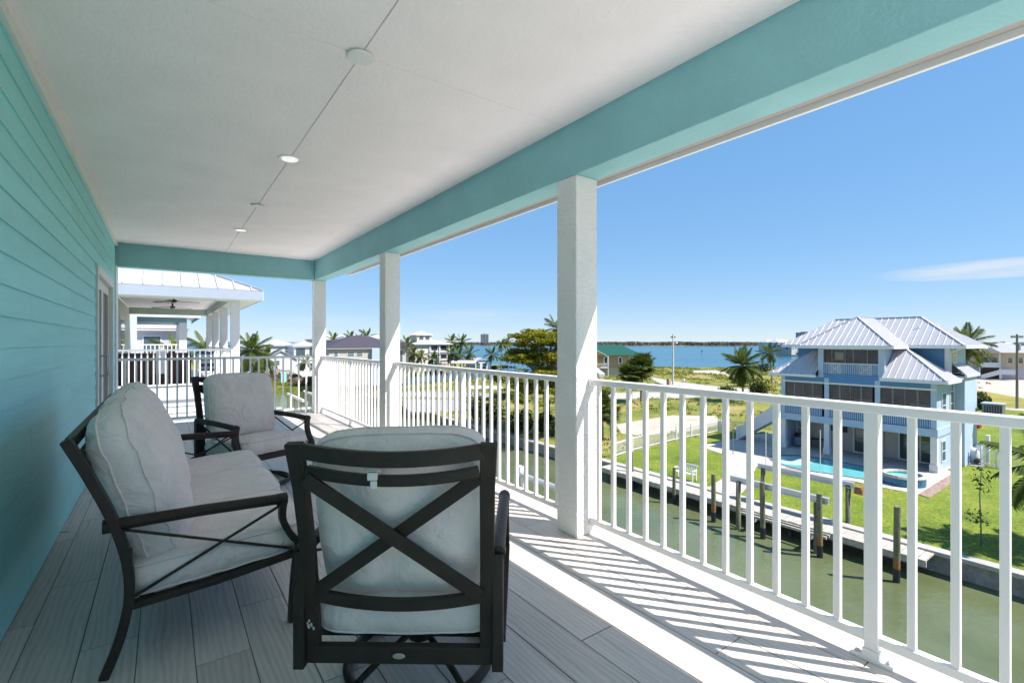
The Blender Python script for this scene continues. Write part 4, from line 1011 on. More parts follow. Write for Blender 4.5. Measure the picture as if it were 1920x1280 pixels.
MB().box(.95, 1.35, 18.45, 18.9, NF+.33, NF+.36).build('seat', M['stripe'], sc2)

# second house along the bank, dark teal beam
n2 = thing('neighbour_house', 'far white house with dark teal balcony beam, seen through the neighbour balcony', 'house', (-2, 36, GL))
Y2 = 34.7
MB().box(-10, -1.9, Y2+.1, 46, GL-.1, 2.5).build('wall', M['pale_siding'], n2); MB().box(-1.9, 1.1, Y2+.1, 44, GL-.1, .0).build('lower_wall', M['white_wall'], n2)
MB().box(-1.9, 1.2, Y2, 44, .0, .1).build('balcony_slab', WP, n2)
for y in (Y2+.05, Y2+4.4, Y2+8.8): MB().box(.72, 1.1, y, y+.36, .1, 2.45).build('column', M['white_wall'], n2)
MB().box(-1.9, 1.1, Y2+.06, Y2+.4, 2.45, 2.75).build('beam', M['teal_far'], n2); MB().box(.75, 1.09, Y2+.4, 44, 2.451, 2.75).build('beam', M['teal_far'], n2)
MB().box(-1.9, .75, Y2+.4, 44, 2.74, 2.8).build('ceiling', M['ceiling_stucco'], n2); MB().box(-1.9, .75, 43.6, 44, 2.55, 2.74).build('beam', M['white_wall'], n2)
roof_plane(n2, (-10.5,Y2-.7,2.95), (1.75,Y2-.7,2.95), (-3,Y2+4.2,5.0), (-7,Y2+4.2,5.0), step=.6)
roof_plane(n2, (1.75,Y2-.7,2.95), (1.75,45,2.95), (-3,41,5.0), (-3,Y2+4.2,5.0), step=.6)
MB().box(-10.5, 1.75, Y2-.74, Y2-.69, 2.72, 2.93).build('fascia', WP, n2); MB().box(1.71, 1.76, Y2-.68, 45, 2.72, 2.93).build('fascia', M['teal_far'], n2)
n2r = thing('balcony_railing', 'distant white railing under the dark teal beam', 'railing', (-.5, Y2+.2, .1)); nrail(n2r, -1.9, .72, Y2+.2, .1, step=.2, r=.02)

def house(name, label, x0, x1, y0, y1, zb, ze, rise, wallm, roofm, over=.5, wins=(), face_wins=(), rdir='auto', seams=False, group=None, parts=()):
    """hip roofed house; wins on the -y face as (xa,xb,za,zb), face_wins on the -x face as (ya,yb,za,zb)"""
    t = thing(name, label, 'house', ((x0+x1)/2, (y0+y1)/2, zb), group=group)
    MB().box(x0, x1, y0, y1, zb, ze).build('wall', M[wallm], t)
    a0, a1, b0, b1 = x0-over, x1+over, y0-over, y1+over; h = min(a1-a0, b1-b0)/2; zr = ze + rise
    if (a1-a0) >= (b1-b0): p = (a0+h, (b0+b1)/2, zr); q = (a1-h, (b0+b1)/2, zr)
    else: p = ((a0+a1)/2, b0+h, zr); q = ((a0+a1)/2, b1-h, zr)
    A, B, C_, D_ = (a0,b0,ze), (a1,b0,ze), (a1,b1,ze), (a0,b1,ze)
    if (a1-a0) >= (b1-b0): planes = ((A,B,q,p), (B,C_,q,q), (C_,D_,p,q), (D_,A,p,p))
    else: planes = ((A,B,p,p), (B,C_,q,p), (C_,D_,q,q), (D_,A,p,q))
    for pl_ in planes: roof_plane(t, *pl_, seams=seams, mt=roofm, step=.6, thick=.12)
    MB().box(a0+.05, a1-.05, b0+.05, b1-.05, ze-.22, ze-.125).build('eave', WP, t)
    for (xa, xb, za, zb_) in wins: window(t, xa, xb, y0, None, za, zb_, '-y', mull=(xb-xa) < 1.5)
    for (ya, yb, za, zb_) in face_wins: window(t, x0, None, ya, yb, za, zb_, '-x', mull=(yb-ya) < 1.5)
    return t
n3 = house('neighbour_house', 'lavender grey house wall with white sash windows beyond the teal beam', -9, 1.4, 58, 68, GL, 2.6, 2.5, 'lav_wall', 'roof_metal', wins=((-1.6,-.3,.2,1.8),(.55,1.2,-.2,1.4),(-5,-3.6,.2,1.8)), over=.6)
# ---- houses over the far end of the canal
def onray(px, D, z): p = dep(px, 639.5, D); return Vector((p.x, p.y, z))
h = house('far_house', 'grey house with dark brown hip roof behind the corner railing', 26, 42, 97, 110, GL, .1, 2.5, 'greige', 'roof_brown', over=.6,
      wins=((27.0,27.7,-1.6,-.8),(29.6,30.9,-1.6,-.8),(31.4,32.6,-1.6,-.8),(35.2,36.8,-3.2,-1.0),(39.2,41.2,-4.2,-.6)))
MB().add([(36,96,.1),(42.4,96,.1),(39.2,96,2.1),(36,100,.1),(42.4,100,.1),(39.2,103,2.1)], [(0,1,2),(0,2,5,3),(1,4,5,2)]).build('gable', M['roof_brown'], h)
MB().box(34.3, 37.6, 96.2, 96.98, GL, -.1).build('porch_wall', M['pale_siding'], h)
ch = onray(797, 150, GL)
c = house('far_house', 'cream three storey house with rooftop cupola among palms', ch.x-5.5, ch.x+6.0, ch.y-5, ch.y+6, GL, .6, 1.6, 'cream', 'roof_cream', over=.8)
X0, Y0_ = ch.x-5.5, ch.y-5
for k, z in enumerate((-6.8, -4.0, -1.5)):
    for j, x in enumerate((5.0, 8.2)):
        f = MB().box(X0+x, X0+x+2.3, Y0_-.06, Y0_+.02, z, z+1.7).build('balcony_opening', M['white_wall'], c)
        MB().box(X0+x+.15, X0+x+2.15, Y0_-.075, Y0_-.055, z+.15, z+1.55).build('pane', M['tan'] if k == 0 else M['dark_glass'], f)
for x in (4.4, 7.6, 10.9): MB().box(X0+x, X0+x+.35, Y0_-.3, Y0_-.08, GL, .4).build('pilaster', M['white_wall'], c)
for z in (-4.5, -2.0): MB().box(X0+4.4, X0+11.2, Y0_-.25, Y0_-.05, z, z+.3).build('floor_band', M['white_wall'], c)
for y in (1.2, 4.5, 8.0):
    for z in (-4.0, -1.2): window(c, X0, None, Y0_+y, Y0_+y+1.2, z, z+1.4, '-x')
MB().box(X0+1.2, X0+6.0, Y0_+1.5, Y0_+6.5, .6, 3.3).build('cupola', M['cream'], c)
for s in ((0,),): 
    a0,a1,b0,b1 = X0+.7, X0+6.5, Y0_+1.0, Y0_+7.0; z_=3.3; pk=(X0+3.6, Y0_+4.0, 4.5)
    for A,B in (((a0,b0,z_),(a1,b0,z_)),((a1,b0,z_),(a1,b1,z_)),((a1,b1,z_),(a0,b1,z_)),((a0,b1,z_),(a0,b0,z_))): roof_plane(c, A, B, pk, pk, seams=False, mt='roof_cream')
window(c, X0+1.9, X0+3.3, Y0_+1.5, None, 1.8, 2.9, '-y', mull=False); window(c, X0+3.9, X0+5.3, Y0_+1.5, None, 1.8, 2.9, '-y', mull=False); window(c, X0+1.2, None, Y0_+2.2, Y0_+5.5, 1.8, 2.9, '-x', mull=False)
w1 = onray(520, 132, GL)
house('far_house', 'white house with broad pale hip roof left of the corner column', w1.x-5, w1.x+4, w1.y-5, w1.y+5, GL, .3, 1.6, 'white_wall', 'roof_metal', wins=((w1.x-4,w1.x-2.5,-1.6,-.4),(w1.x+1,w1.x+2.4,-1.6,-.4)), face_wins=((w1.y-3,w1.y-1,-1.8,-.5),))
w2 = onray(474, 120, GL)
house('far_house', 'pale aqua house with dark porch openings behind the bank palm', w2.x-4, w2.x+2, w2.y-4, w2.y+4, GL, -.2, 1.5, 'pale_siding', 'roof_metal', wins=((w2.x+.2,w2.x+1.7,-2.2,-.6),(w2.x-2.5,w2.x-1,-2.2,-.6)), face_wins=())
w3 = onray(570, 126, GL)
house('far_house', 'white two storey house with blue glass porch beside the corner column', w3.x-3.2, w3.x+2.6, w3.y-4, w3.y+4, GL, .2, 1.3, 'white_wall', 'roof_metal', wins=((w3.x-2.8,w3.x-.6,-2.6,-.4),(w3.x+.4,w3.x+2.2,-2.6,-.4),(w3.x-2.4,w3.x-.8,-6,-4.2),(w3.x+.6,w3.x+2.0,-6,-4.2)))
w4 = onray(531, 114, GL)
g4 = thing('boat_shed', 'low white gabled shed in front of the far white houses', 'shed', (w4.x, w4.y, GL))
MB().add([(w4.x-4,w4.y,GL),(w4.x+3,w4.y,GL),(w4.x+3,w4.y,-3),(w4.x-.5,w4.y,-1.0),(w4.x-4,w4.y,-3),(w4.x-4,w4.y+7,GL),(w4.x+3,w4.y+7,GL),(w4.x+3,w4.y+7,-3),(w4.x-.5,w4.y+7,-1.0),(w4.x-4,w4.y+7,-3)],
         [(0,1,2,3,4),(9,8,7,6,5),(0,4,9,5),(1,6,7,2)]).build('wall', M['white_wall'], g4)
for s, A, B in ((0,(w4.x-4.4,w4.y-.3,-3.2),(w4.x-.5,w4.y-.3,-.93)), (1,(w4.x+3.4,w4.y-.3,-3.2),(w4.x-.5,w4.y-.3,-.93))):
    MB().add([A, B, (B[0],B[1]+7.6,B[2]), (A[0],A[1]+7.6,A[2]), (A[0],A[1],A[2]+.12), (B[0],B[1],B[2]+.12), (B[0],B[1]+7.6,B[2]+.12), (A[0],A[1]+7.6,A[2]+.12)], [(0,1,2,3),(7,6,5,4),(0,4,5,1),(1,5,6,2),(2,6,7,3),(3,7,4,0)]).build('roof', M['roof_metal'], g4)
window(g4, w4.x-1.8, w4.x-.8, w4.y, None, -4.2, -3.2, '-y')
hb = house('far_house', 'long pale house with flat roofline behind the brown roof', 36, 62, 150, 160, GL, 2.0, 1.5, 'white_wall', 'roof_metal', wins=((40,43,-.5,1),(48,51,-.5,1)))
# boat canopy and boathouse by the cream house
cp = onray(872, 140, GL)
cv = thing('boat_canopy', 'curved tan canopy over a boat lift below the cream house', 'canopy', (cp.x, cp.y, WL))
m = MB(); dr = Vector((.72,-.69,0)); pr = Vector((.69,.72,0)); pts = []
for k in range(9):
    a = math.pi*k/8; pts.append((pr*(-2.2*math.cos(a)) + Vector((0,0,.75*math.sin(a)))))
vs = [Vector((cp.x,cp.y,-4.9)) + q + dr*s for s in (-3.6, 3.6) for q in pts]
vs += [v - Vector((0,0,.15)) for v in vs]
m.add(vs, [(k, k+1, k+10, k+9) for k in range(8)] + [(k+27, k+28, k+19, k+18) for k in range(8)] + [(k+18, k+19, k+1, k) for k in range(8)] + [(k+9, k+10, k+28, k+27) for k in range(8)])
m.build('canvas', M['roof_cream'], cv)
for s in (-3.4, 0, 3.4):
    for r_ in (-2.1, 2.1):
        q = Vector((cp.x,cp.y,0)) + dr*s + pr*r_; MB().tube([(q.x,q.y,-10),(q.x,q.y,-4.9)], .12, 8).build('post', M['pile'], cv)
bt = thing('moored_boat', 'white motorboat under the tan canopy', 'boat', (cp.x, cp.y, WL))
def boat_hull(t, c, d, L, Wd, z, col='white_paint'):
    d = d.normalized(); p = Vector((-d.y, d.x, 0)); secs = []
    for k in range(9):
        u = k/8; w = Wd/2*(1-max(0,(u-.45)/.55)**2.2)*(1 if u > .02 else .92); h0 = .15 + .5*max(0,u-.6); h1 = .75 + .35*u*u
        ctr = c + d*(L*(u-.5)); secs.append([ctr - p*w + Vector((0,0,z+h1)), ctr - p*w*.75 + Vector((0,0,z+h0*.6)), ctr + Vector((0,0,z-.15+h0*.3)), ctr + p*w*.75 + Vector((0,0,z+h0*.6)), ctr + p*w + Vector((0,0,z+h1))])
    vs = [q for s_ in secs for q in s_]; fs = []
    for i in range(8):
        for k in range(4): fs.append((5*i+k, 5*i+k+1, 5*i+k+6, 5*i+k+5))
        fs.append((5*i+4, 5*i, 5*i+5, 5*i+9))
    fs.append((0,1,2,3,4)); MB().add(vs, fs).build('hull', M[col], t)
boat_hull(bt, Vector((cp.x,cp.y,0)), dr, 6.5, 2.3, -7.6)
q = Vector((cp.x,cp.y,0)); MB().box(q.x-.5,q.x+.5,q.y-.5,q.y+.5,-6.8,-5.9).build('console', WP, bt)
bh = onray(900, 150, GL)
house('boathouse', 'small white flat eaved boathouse beside the curved canopy', bh.x-3.2, bh.x+2.6, bh.y-2, bh.y+3, GL, -4.2, .5, 'white_wall', 'roof_metal', wins=((bh.x-2.6,bh.x-1.2,GL+.3,GL+2.3),(bh.x-.4,bh.x+1.0,GL+.3,GL+2.3)), over=.4)
# green roofed house on the shore
gp = onray(1158, 128, GL)
# the visible long side faces us; turn the house with an own frame
gh = thing('shore_house', 'tan stilt house with green metal roof near the shore', 'house', (gp.x, gp.y, GL), -YAW)
def L(*p): return p
MB().box(-9.5, 4.6, -4, 5, 2.3, 5.4).build('wall', M['tan'], gh, world=False)
MB().box(-9.2, 4.3, -3.7, 4.7, 0, 2.3).build('stilt_wall', M['greige'], gh, world=False)
def lroof(par, a, b, c_, d_, mt, step=.7):
    o = roof_plane(par, a, b, c_, d_, seams=False, mt=mt, thick=.12); return o
ro = MB()
A,B,Cc,Dd = (-10.2,-4.8,5.4),(5.6,-4.8,5.4),(1.2,.5,8.0),(-10.2,.5,8.0)
ro.add([A,B,Cc,Dd,(-10.2,5.8,5.4),(5.6,5.8,5.4)], [(0,1,2,3),(3,2,5,4),(1,5,2),(0,4,5,1)]); ro.build('roof', M['roof_green'], gh, world=False)
for k in range(22):
    x = -9.9 + .7*k; t_ = 1 if x < 1.2 else max(0, (5.6-x)/4.4)
    if t_ > .08: MB().bar((x,-4.8,5.43), (x if x < 1.2 else x-(0), -4.8+5.3*t_, 5.43+2.6*t_), .05, .05).build('roof_seam', M['roof_green'], gh, world=False)
pg_ = MB(); pg_.add([(-10.4,-6.4,5.3),(-4.2,-6.4,5.3),(-7.3,-6.4,7.0),(-10.4,-3,5.3),(-4.2,-3,5.3),(-7.3,-2.5,7.0)], [(0,1,2),(0,2,5,3),(1,4,5,2)]); pg_.build('porch_gable', M['tan'], gh, world=False)
MB().bar((-4.0,-6.5,5.25),(-7.3,-6.5,7.05), .2, .15).build('gable_trim', WP, gh, world=False); MB().bar((-10.6,-6.5,5.25),(-7.3,-6.5,7.05), .2, .15).build('gable_trim', WP, gh, world=False)
for x in (-3.9, -.2, 2.6): 
    f = MB().box(x-.55, x+.55, -4.08, -3.98, 3.2, 5.0).build('window', WP, gh, world=False); MB().box(x-.3, x+.3, -4.1, -4.07, 3.4, 4.8).build('pane', M['dark_glass'], f, world=False)
MB().box(-9.8, -3.6, -6.2, -4, 2.15, 2.35).build('deck', WP, gh, world=False)
for x in (-9.6, -6.6, -3.7): MB().box(x-.12, x+.12, -6.2, -6.0, 0, 5.3).build('porch_post', WP, gh, world=False)
MB().box(-9.8, -3.6, -6.22, -6.16, 3.2, 3.3).build('deck_rail', WP, gh, world=False)
k = -9.7; r = MB()
while k < -3.6: r.box(k-.03, k+.03, -6.21, -6.17, 2.35, 3.2); k += .3
rr = r.build('deck_balusters', WP, gh, world=False); rr['kind'] = 'stuff'
MB().add([(-9,-6.2,2.2),(-7.6,-6.2,2.2),(-5.2,-9.5,0),(-6.6,-9.5,0),(-9,-6.2,3.2),(-7.6,-6.2,3.2),(-5.2,-9.5,1.0),(-6.6,-9.5,1.0)], [(3,2,1,0),(4,5,6,7),(0,1,5,4),(1,2,6,5),(2,3,7,6),(3,0,4,7)]).build('stair', WP, gh, world=False)
# stilt house with stairs at the right
bp = onray(1850, 116, GL)
bg = thing('beige_house', 'beige stilt house with arched porch and white outside staircase', 'house', (bp.x, bp.y, GL), -YAW - R(44))
MB().box(-6.5, 6.5, 0, 9, 2.9, 6.3).build('wall', M['beige'], bg, world=False); MB().box(-6.5, 6.5, .3, 9, 0, 2.9).build('ground_wall', M['lav_wall'], bg, world=False)
ro = MB(); ro.add([(-7.2,-.8,6.3),(7.2,-.8,6.3),(4.5,4.5,8.4),(-4.5,4.5,8.4),(-7.2,9.8,6.3),(7.2,9.8,6.3)], [(0,1,2,3),(3,2,5,4),(1,5,2),(0,3,4),(0,4,5,1)]); ro.build('roof', M['roof_metal'], bg, world=False)
pg_ = MB(); pg_.add([(-1.4,-2.2,6.2),(2.6,-2.2,6.2),(.6,-2.2,7.6),(-1.4,1,6.2),(2.6,1,6.2),(.6,1.5,7.6)], [(0,1,2),(0,2,5,3),(1,4,5,2)]); pg_.build('porch_gable', M['roof_metal'], bg, world=False)
MB().box(-6.55, -2.4, -.03, .3, .2, 5.6).build('garage_wall', M['lav_wall'], bg, world=False)
MB().box(-1.2, 2.4, -2.0, 0, 2.8, 3.0).build('porch_floor', WP, bg, world=False)
for x in (-1.2, 2.2): MB().box(x-.12, x+.12, -2.05, -1.8, 0, 6.2).build('porch_post', WP, bg, world=False)
MB().box(-1.2, 2.4, -2.08, -2.0, 3.0, 3.95).build('porch_rail', WP, bg, world=False)
for x in (-.6, .8): 
    f = MB().box(x, x+1.2, -.05, .02, 3.2, 5.2).build('window', WP, bg, world=False); MB().box(x+.1, x+1.1, -.07, -.04, 3.3, 5.1).build('pane', M['dark_glass'], f, world=False)
for x in (3.5, 5.2):
    f = MB().box(x, x+.9, -.05, .02, 3.8, 5.2).build('window', WP, bg, world=False); MB().box(x+.1, x+.8, -.07, -.04, 3.9, 5.1).build('pane', M['dark_glass'], f, world=False)
MB().box(-1.1, 2.2, .25, .29, 0, 2.7).build('garage_opening_shade', M['black'], bg, world=False)  # black sheet in place of the shaded hollow of the garage
MB().add([(2.4,-3.6,1.5),(2.4,-2,3.0),(5.0,-2,3.0),(5.0,-3.6,1.5),(2.4,-3.6,2.4),(2.4,-2,4.0),(5.0,-2,4.0),(5.0,-3.6,2.4)], [(0,1,5,4),(2,3,7,6),(0,4,7,3)]).build('stair_flight', WP, bg, world=False)
MB().add([(2.2,-3.7,1.4),(5.0,-3.7,1.4),(5.0,-5.0,1.4),(2.2,-5.0,1.4),(2.2,-5.0,2.4),(5.0,-5.0,2.4)], [(0,1,2,3),(3,2,5,4)]).build('landing', WP, bg, world=False)
MB().add([(-1.0,-5.0,0),(2.2,-5.0,1.4),(2.2,-5.0,2.5),(-1.0,-5.0,1.1),(-1.0,-3.7,0),(2.2,-3.7,1.4)], [(0,1,2,3),(0,4,5,1)]).build('stair_flight', WP, bg, world=False)
for x in (2.3, 4.9): MB().box(x-.1, x+.1, -4.9, -4.7, 0, 1.5).build('stair_post', WP, bg, world=False)
bp2 = onray(1935, 122, GL)
b2 = thing('beige_house', 'pale aqua and beige house with balcony behind the dark utility pole', 'house', (bp2.x, bp2.y, GL), -YAW - R(44))
MB().box(-5, 6, 0, 8, 2.9, 6).build('wall', M['pale_siding'], b2, world=False); MB().box(-5, 6, .2, 8, 0, 2.9).build('ground_wall', M['beige'], b2, world=False)
ro = MB(); ro.add([(-5.6,-.8,6),(6.6,-.8,6),(3,4,7.8),(-2,4,7.8),(-5.6,8.8,6),(6.6,8.8,6)], [(0,1,2,3),(3,2,5,4),(1,5,2),(0,3,4),(0,4,5,1)]); ro.build('roof', M['roof_metal'], b2, world=False)
for x in (-4, -1.5): 
    f = MB().box(x, x+1.5, -.05, .02, 3.6, 5.2).build('window', WP, b2, world=False); MB().box(x+.1, x+1.4, -.07, -.04, 3.7, 5.1).build('pane', M['dark_glass'], f, world=False)
MB().box(-5, 2, -1.8, 0, 2.7, 2.9).build('balcony', WP, b2, world=False); MB().box(-5, 2, -1.85, -1.78, 2.9, 3.8).build('balcony_rail', WP, b2, world=False)
# a scatter of distant houses behind them
random.seed(21)
descr = ['blue', 'white', 'yellow', 'grey', 'cream', 'tan', 'green roofed', 'dark roofed']
far_list = [(1848,300,9,'pale_siding','roof_metal','pale blue house far behind the palm by the blue house'),(1876,260,12,'white_wall','roof_metal','white house with broad pale roof beyond the beige stilt house'),(1893,280,7,'cream','roof_cream','small cream house tucked beside a blue one in the distance'),
            (1905,240,9,'blue_siding','roof_brown','dark blue house far behind the utility pole'),(1918,230,8,'white_wall','roof_brown','white house with dark roof at the far right distance'),
            (1462,420,26,'white_wall','roof_metal','white waterfront building across the bay behind two palms'),(1440,520,20,'cream','roof_metal','low cream building on the far shore beside the palm crown'),(1475,330,8,'greige','roof_brown','small dark roofed dock house on the bay')]
for px, D, w, wm, rm, lab in far_list:
    p = onray(px, D, GL); sc_ = 1 + (D > 350)*.3
    house('far_house', lab, p.x-w/2, p.x+w/2, p.y-5, p.y+5, GL-1, GL+6.2*sc_, 2.2*sc_, wm, rm, wins=((p.x-w/3,p.x-w/8,GL+3.6,GL+5),(p.x+w/8,p.x+w/3,GL+3.6,GL+5)), face_wins=((p.y-3,p.y-1,GL+3.6,GL+5),))
# ================================================================== far shore, towers, poles
random.seed(5)
def tower(px, D, w, h, wm, lab):
    p = onray(px, D, WL); t = thing('tower_block', lab, 'tower', (p.x, p.y, WL), -YAW)
    MB().box(-w/2, w/2, -w*.3, w*.3, 0, h).build('wall', M[wm], t, world=False)
    n = 5
    for k in range(n):
        x = -w/2 + w*(k+.5)/n
        MB().box(x-w*.06, x+w*.06, -w*.32, -w*.3, h*.05, h*.97).build('window_strip', M['window_glass'], t, world=False)
    MB().box(-w*.2, w*.2, -w*.15, w*.15, h, h*1.06).build('roof_box', M[wm], t, world=False)
tower(909, 1500, 25, 33, 'tower', 'grey apartment tower rising over the far shore')
tower(1508, 1300, 34, 34, 'tower_blue', 'bluish block on the horizon behind the blue house roof')
sh = MB(); lf = MB()
def shore(px0, px1, D0, D1, hmin, hmax, n, name_):
    land = MB(); a = []; b = []
    for k in range(41):
        u = k/40; px = px0 + (px1-px0)*u; D = D0 + (D1-D0)*u + 18*noise.noise(Vector((u*9, px0*.01, 0)))
        a.append(onray(px, D, WL+.8)); b.append(onray(px, D+400, WL+1.2))
    land.add(a + b + [Vector((p.x,p.y,WL-1)) for p in a], [(k, k+1, 42+k, 41+k) for k in range(40)] + [(k+1, k, 82+k, 83+k) for k in range(40)])
    struct(land.build(name_, M['sand']))
    for k in range(n):
        u = random.random(); px = px0 + (px1-px0)*u; D = D0 + (D1-D0)*u + random.uniform(8, 200)
        p = onray(px, D, WL); H = hmin + (hmax-hmin)*(.5+.5*noise.noise(Vector((px*.03, D*.01, 3))))*random.uniform(.7, 1.15)
        w = random.uniform(3, 7)
        for j in range(15):
            q = p + Vector((random.uniform(-w,w), random.uniform(-w,w), 0)); z = WL + H*random.uniform(.15, 1); s = random.uniform(.5, 1.5)
            d1 = Vector((random.uniform(-1,1), random.uniform(-1,1), random.uniform(-.6,.6))).normalized()*s; d2 = Vector((random.uniform(-1,1), random.uniform(-1,1), random.uniform(-.3,1))).normalized()*s
            q.z = z; lf.add([q-d1-d2, q+d1-d2, q+d1+d2, q-d1+d2], [(0,1,2,3)])
shore(780, 960, 1250, 1150, 5, 8, 900, 'far_shore')
shore(940, 1560, 1060, 980, 6, 10, 3400, 'far_shore')
shore(1480, 2300, 620, 420, 6, 10, 1500, 'far_shore')
o = lf.build('far_woods', M['shore_leaf']); tag(o, 'dark line of mangrove woods along the far shore of the bay', 'woods', kind='stuff')
def upole(x, y, h, r, mt, lab, arm=True):
    t = thing('utility_pole', lab, 'utility pole', (x, y, GL), -YAW)
    MB().tube([(0,0,-.5),(0,0,h)], [r, r*.7], 10).build('pole', M[mt], t, world=False)
    if arm: MB().tube([(0,0,h*.80),(.7,0,h*.84),(.95,0,h*.83)], .05, 6).build('lamp_arm', M['galv'], t, world=False); MB().box(-.5,.5,-.05,.05,h*.93,h*.96).build('cross_arm', M['pole_wood'], t, world=False)
    else: MB().box(-.8,.8,-.06,.06,h*.95,h*.98).build('cross_arm', M['pole_wood'], t, world=False); MB().tube([(.25,0,h*.78),(.25,0,h*.88)], .2, 8).build('transformer', M['galv'], t, world=False)
    return t
p = atz(1262, 721, GL); upole(p.x, p.y, 10.4, .19, 'pole_concrete', 'pale concrete utility pole on the open lot by the bay')
p = atz(1907, 765, GL); upole(p.x, p.y, 9.9, .16, 'pole_wood', 'dark wooden utility pole on the grass right of the blue house', arm=False)
p = atz(1254, 721, GL); o = MB().box(p.x-.35, p.x+.35, p.y-.3, p.y+.3, GL, GL+1.3).build('utility_box', M['tan'], bevel=.03); tag(o, 'small brown utility box at the foot of the concrete pole', 'utility box')
p = atz(1281, 722, GL); t = thing('mailbox', 'white mailbox on a post near the concrete pole', 'mailbox', (p.x, p.y, GL)); MB().box(p.x-.06,p.x+.06,p.y-.06,p.y+.06,GL,GL+.9).build('post', M['white_paint'], t); MB().box(p.x-.2,p.x+.2,p.y-.3,p.y+.3,GL+.9,GL+1.3).build('box', M['white_paint'], t, bevel=.05)
# boat moored out in the bay, channel marker
p = atz(1497, 667, WL); bo = thing('moored_boat', 'dark hulled motorboat moored on the bay beyond the blue house', 'boat', (p.x, p.y, WL))
boat_hull(bo, Vector((p.x,p.y,0)), Vector((.8,-.6,0)), 9, 3, WL+.2, 'white_paint'); MB().box(p.x-1.2,p.x+1.2,p.y-1,p.y+1,WL+1.2,WL+2.3).build('cabin', M['black'], bo); MB().box(p.x-2,p.x+2,p.y-1.3,p.y+1.3,WL+3.1,WL+3.25).build('canopy', M['black'], bo)
for dx, dy in ((-1.9,-1.2),(1.9,-1.2),(-1.9,1.2),(1.9,1.2)): MB().tube([(p.x+dx,p.y+dy,WL+1),(p.x+dx,p.y+dy,WL+3.1)], .05, 5).build('canopy_pole', M['steel'], bo)
p = atz(1316, 664, WL); o = MB().tube([(p.x,p.y,WL-1),(p.x,p.y,WL+2.2),(p.x,p.y,WL+2.3),(p.x,p.y,WL+3.2)], [.12,.12,.4,.4], 8).build('channel_marker', M['black']); tag(o, 'dark channel marker standing in the open bay', 'marker')

# ================================================================== plants
def frond_mesh(name, Ln, nl, ll, droop, seed, width=.085, mat_='palm_leaf', twist=.9):
    """pinnate frond along +X from the origin: rachis and drooping leaflets"""
    random.seed(seed); m = MB(); pts = []
    for k in range(13):
        u = k/12; x = Ln*(u - .22*droop*u**3); z = Ln*(.16*u - droop*.55*u*u); pts.append(Vector((x, 0, z)))
    m.tube(pts, [.028*(1-.85*k/12)*Ln/3 for k in range(13)], 4, caps=False)
    for i in range(nl):
        u = .12 + .88*i/(nl-1); f = u*12; k = min(11, int(f)); p = pts[k].lerp(pts[k+1], f-k); tang = (pts[k+1]-pts[k]).normalized()
        l = ll*(.35 + 1.05*math.sin(math.pi*min(1, u*.86+.10)))*random.uniform(.85, 1.1)
        for s in (-1, 1):
            d = (Vector((0, s, 0))*1.0 + tang*(.55+.35*u) + Vector((0,0,.15))).normalized()
            q1 = p + d*l*.5; q2 = p + d*l + Vector((0,0,-l*twist*random.uniform(.35,.75)))
            q1.z -= l*.06
            w = tang*width*.5
            m.add([p-w*.6, p+w*.6, q1+w, q1-w, q2], [(0,1,2,3),(3,2,4)])
    me = bpy.data.meshes.new(name); me.from_pydata(m.v, [], m.f); me.materials.append(M[mat_]); me.update(); return me
FR = [frond_mesh('frond', 3.0, 34, .62, d, 30+i) for i, d in enumerate((.35, .6, .85))]
FRY = frond_mesh('frond_young', 2.6, 30, .5, .2, 44, mat_='palm_young')
FRD = frond_mesh('frond_dead', 2.3, 22, .45, 1.0, 45, mat_='dead_leaf')
def fan_mesh(name, r, pet, seed, mat_='palm_leaf'):
    random.seed(seed); m = MB(); m.tube([(0,0,0),(pet*.6,0,pet*.12),(pet,0,.0)], [.03,.02,.015], 4, caps=False)
    n = 30
    for k in range(n):
        a = R(-125 + 250*k/(n-1)); d = Vector((math.cos(a), math.sin(a), .12*math.cos(a)))
        l = r*random.uniform(.85,1.05); p = Vector((pet,0,0)); w = Vector((-d.y, d.x, 0))*.05*r
        tip = p + d*l + Vector((0,0,-.28*l*random.uniform(.6,1.3)))
        m.add([p, p+d*l*.55+w, tip, p+d*l*.55-w], [(0,1,2,3)])
    me = bpy.data.meshes.new(name); me.from_pydata(m.v, [], m.f); me.materials.append(M[mat_]); me.update(); return me
FN = [fan_mesh('fan_leaf', .85, .8, 60+i) for i in range(2)]; FND = fan_mesh('fan_leaf_dead', .75, .6, 66, 'dead_leaf')
def crown_objs(t, top, meshes, n, sc, seed, e0=70, e1=-35, dead=None, nd_=0, name='frond'):
    random.seed(seed)
    for k in range(n):
        u = (k+.5)/n; el = e0 + (e1-e0)*u**.85 + random.uniform(-7,7); az = k*137.5 + random.uniform(-15,15)
        me = meshes[min(len(meshes)-1, int(u*len(meshes)))]
        o = link(me, name, t, loc=top, rot=(R(random.uniform(-14,14)), R(-el), R(az)))
        s = sc*random.uniform(.85,1.1); o.scale = (s,s,s)
    for k in range(nd_):
        o = link(dead, 'dead_'+name, t, loc=(top[0],top[1],top[2]-.1), rot=(0, R(random.uniform(45,75)), R(k*360/nd_+random.uniform(-25,25)))); o.scale = (sc*.9,)*3
def trunk_path(h, lean, az, n=9, bow=.5):
    return [Vector((math.cos(az)*lean*(u**1.6), math.sin(az)*lean*(u**1.6), h*u)) for u in (k/n for k in range(n+1))]
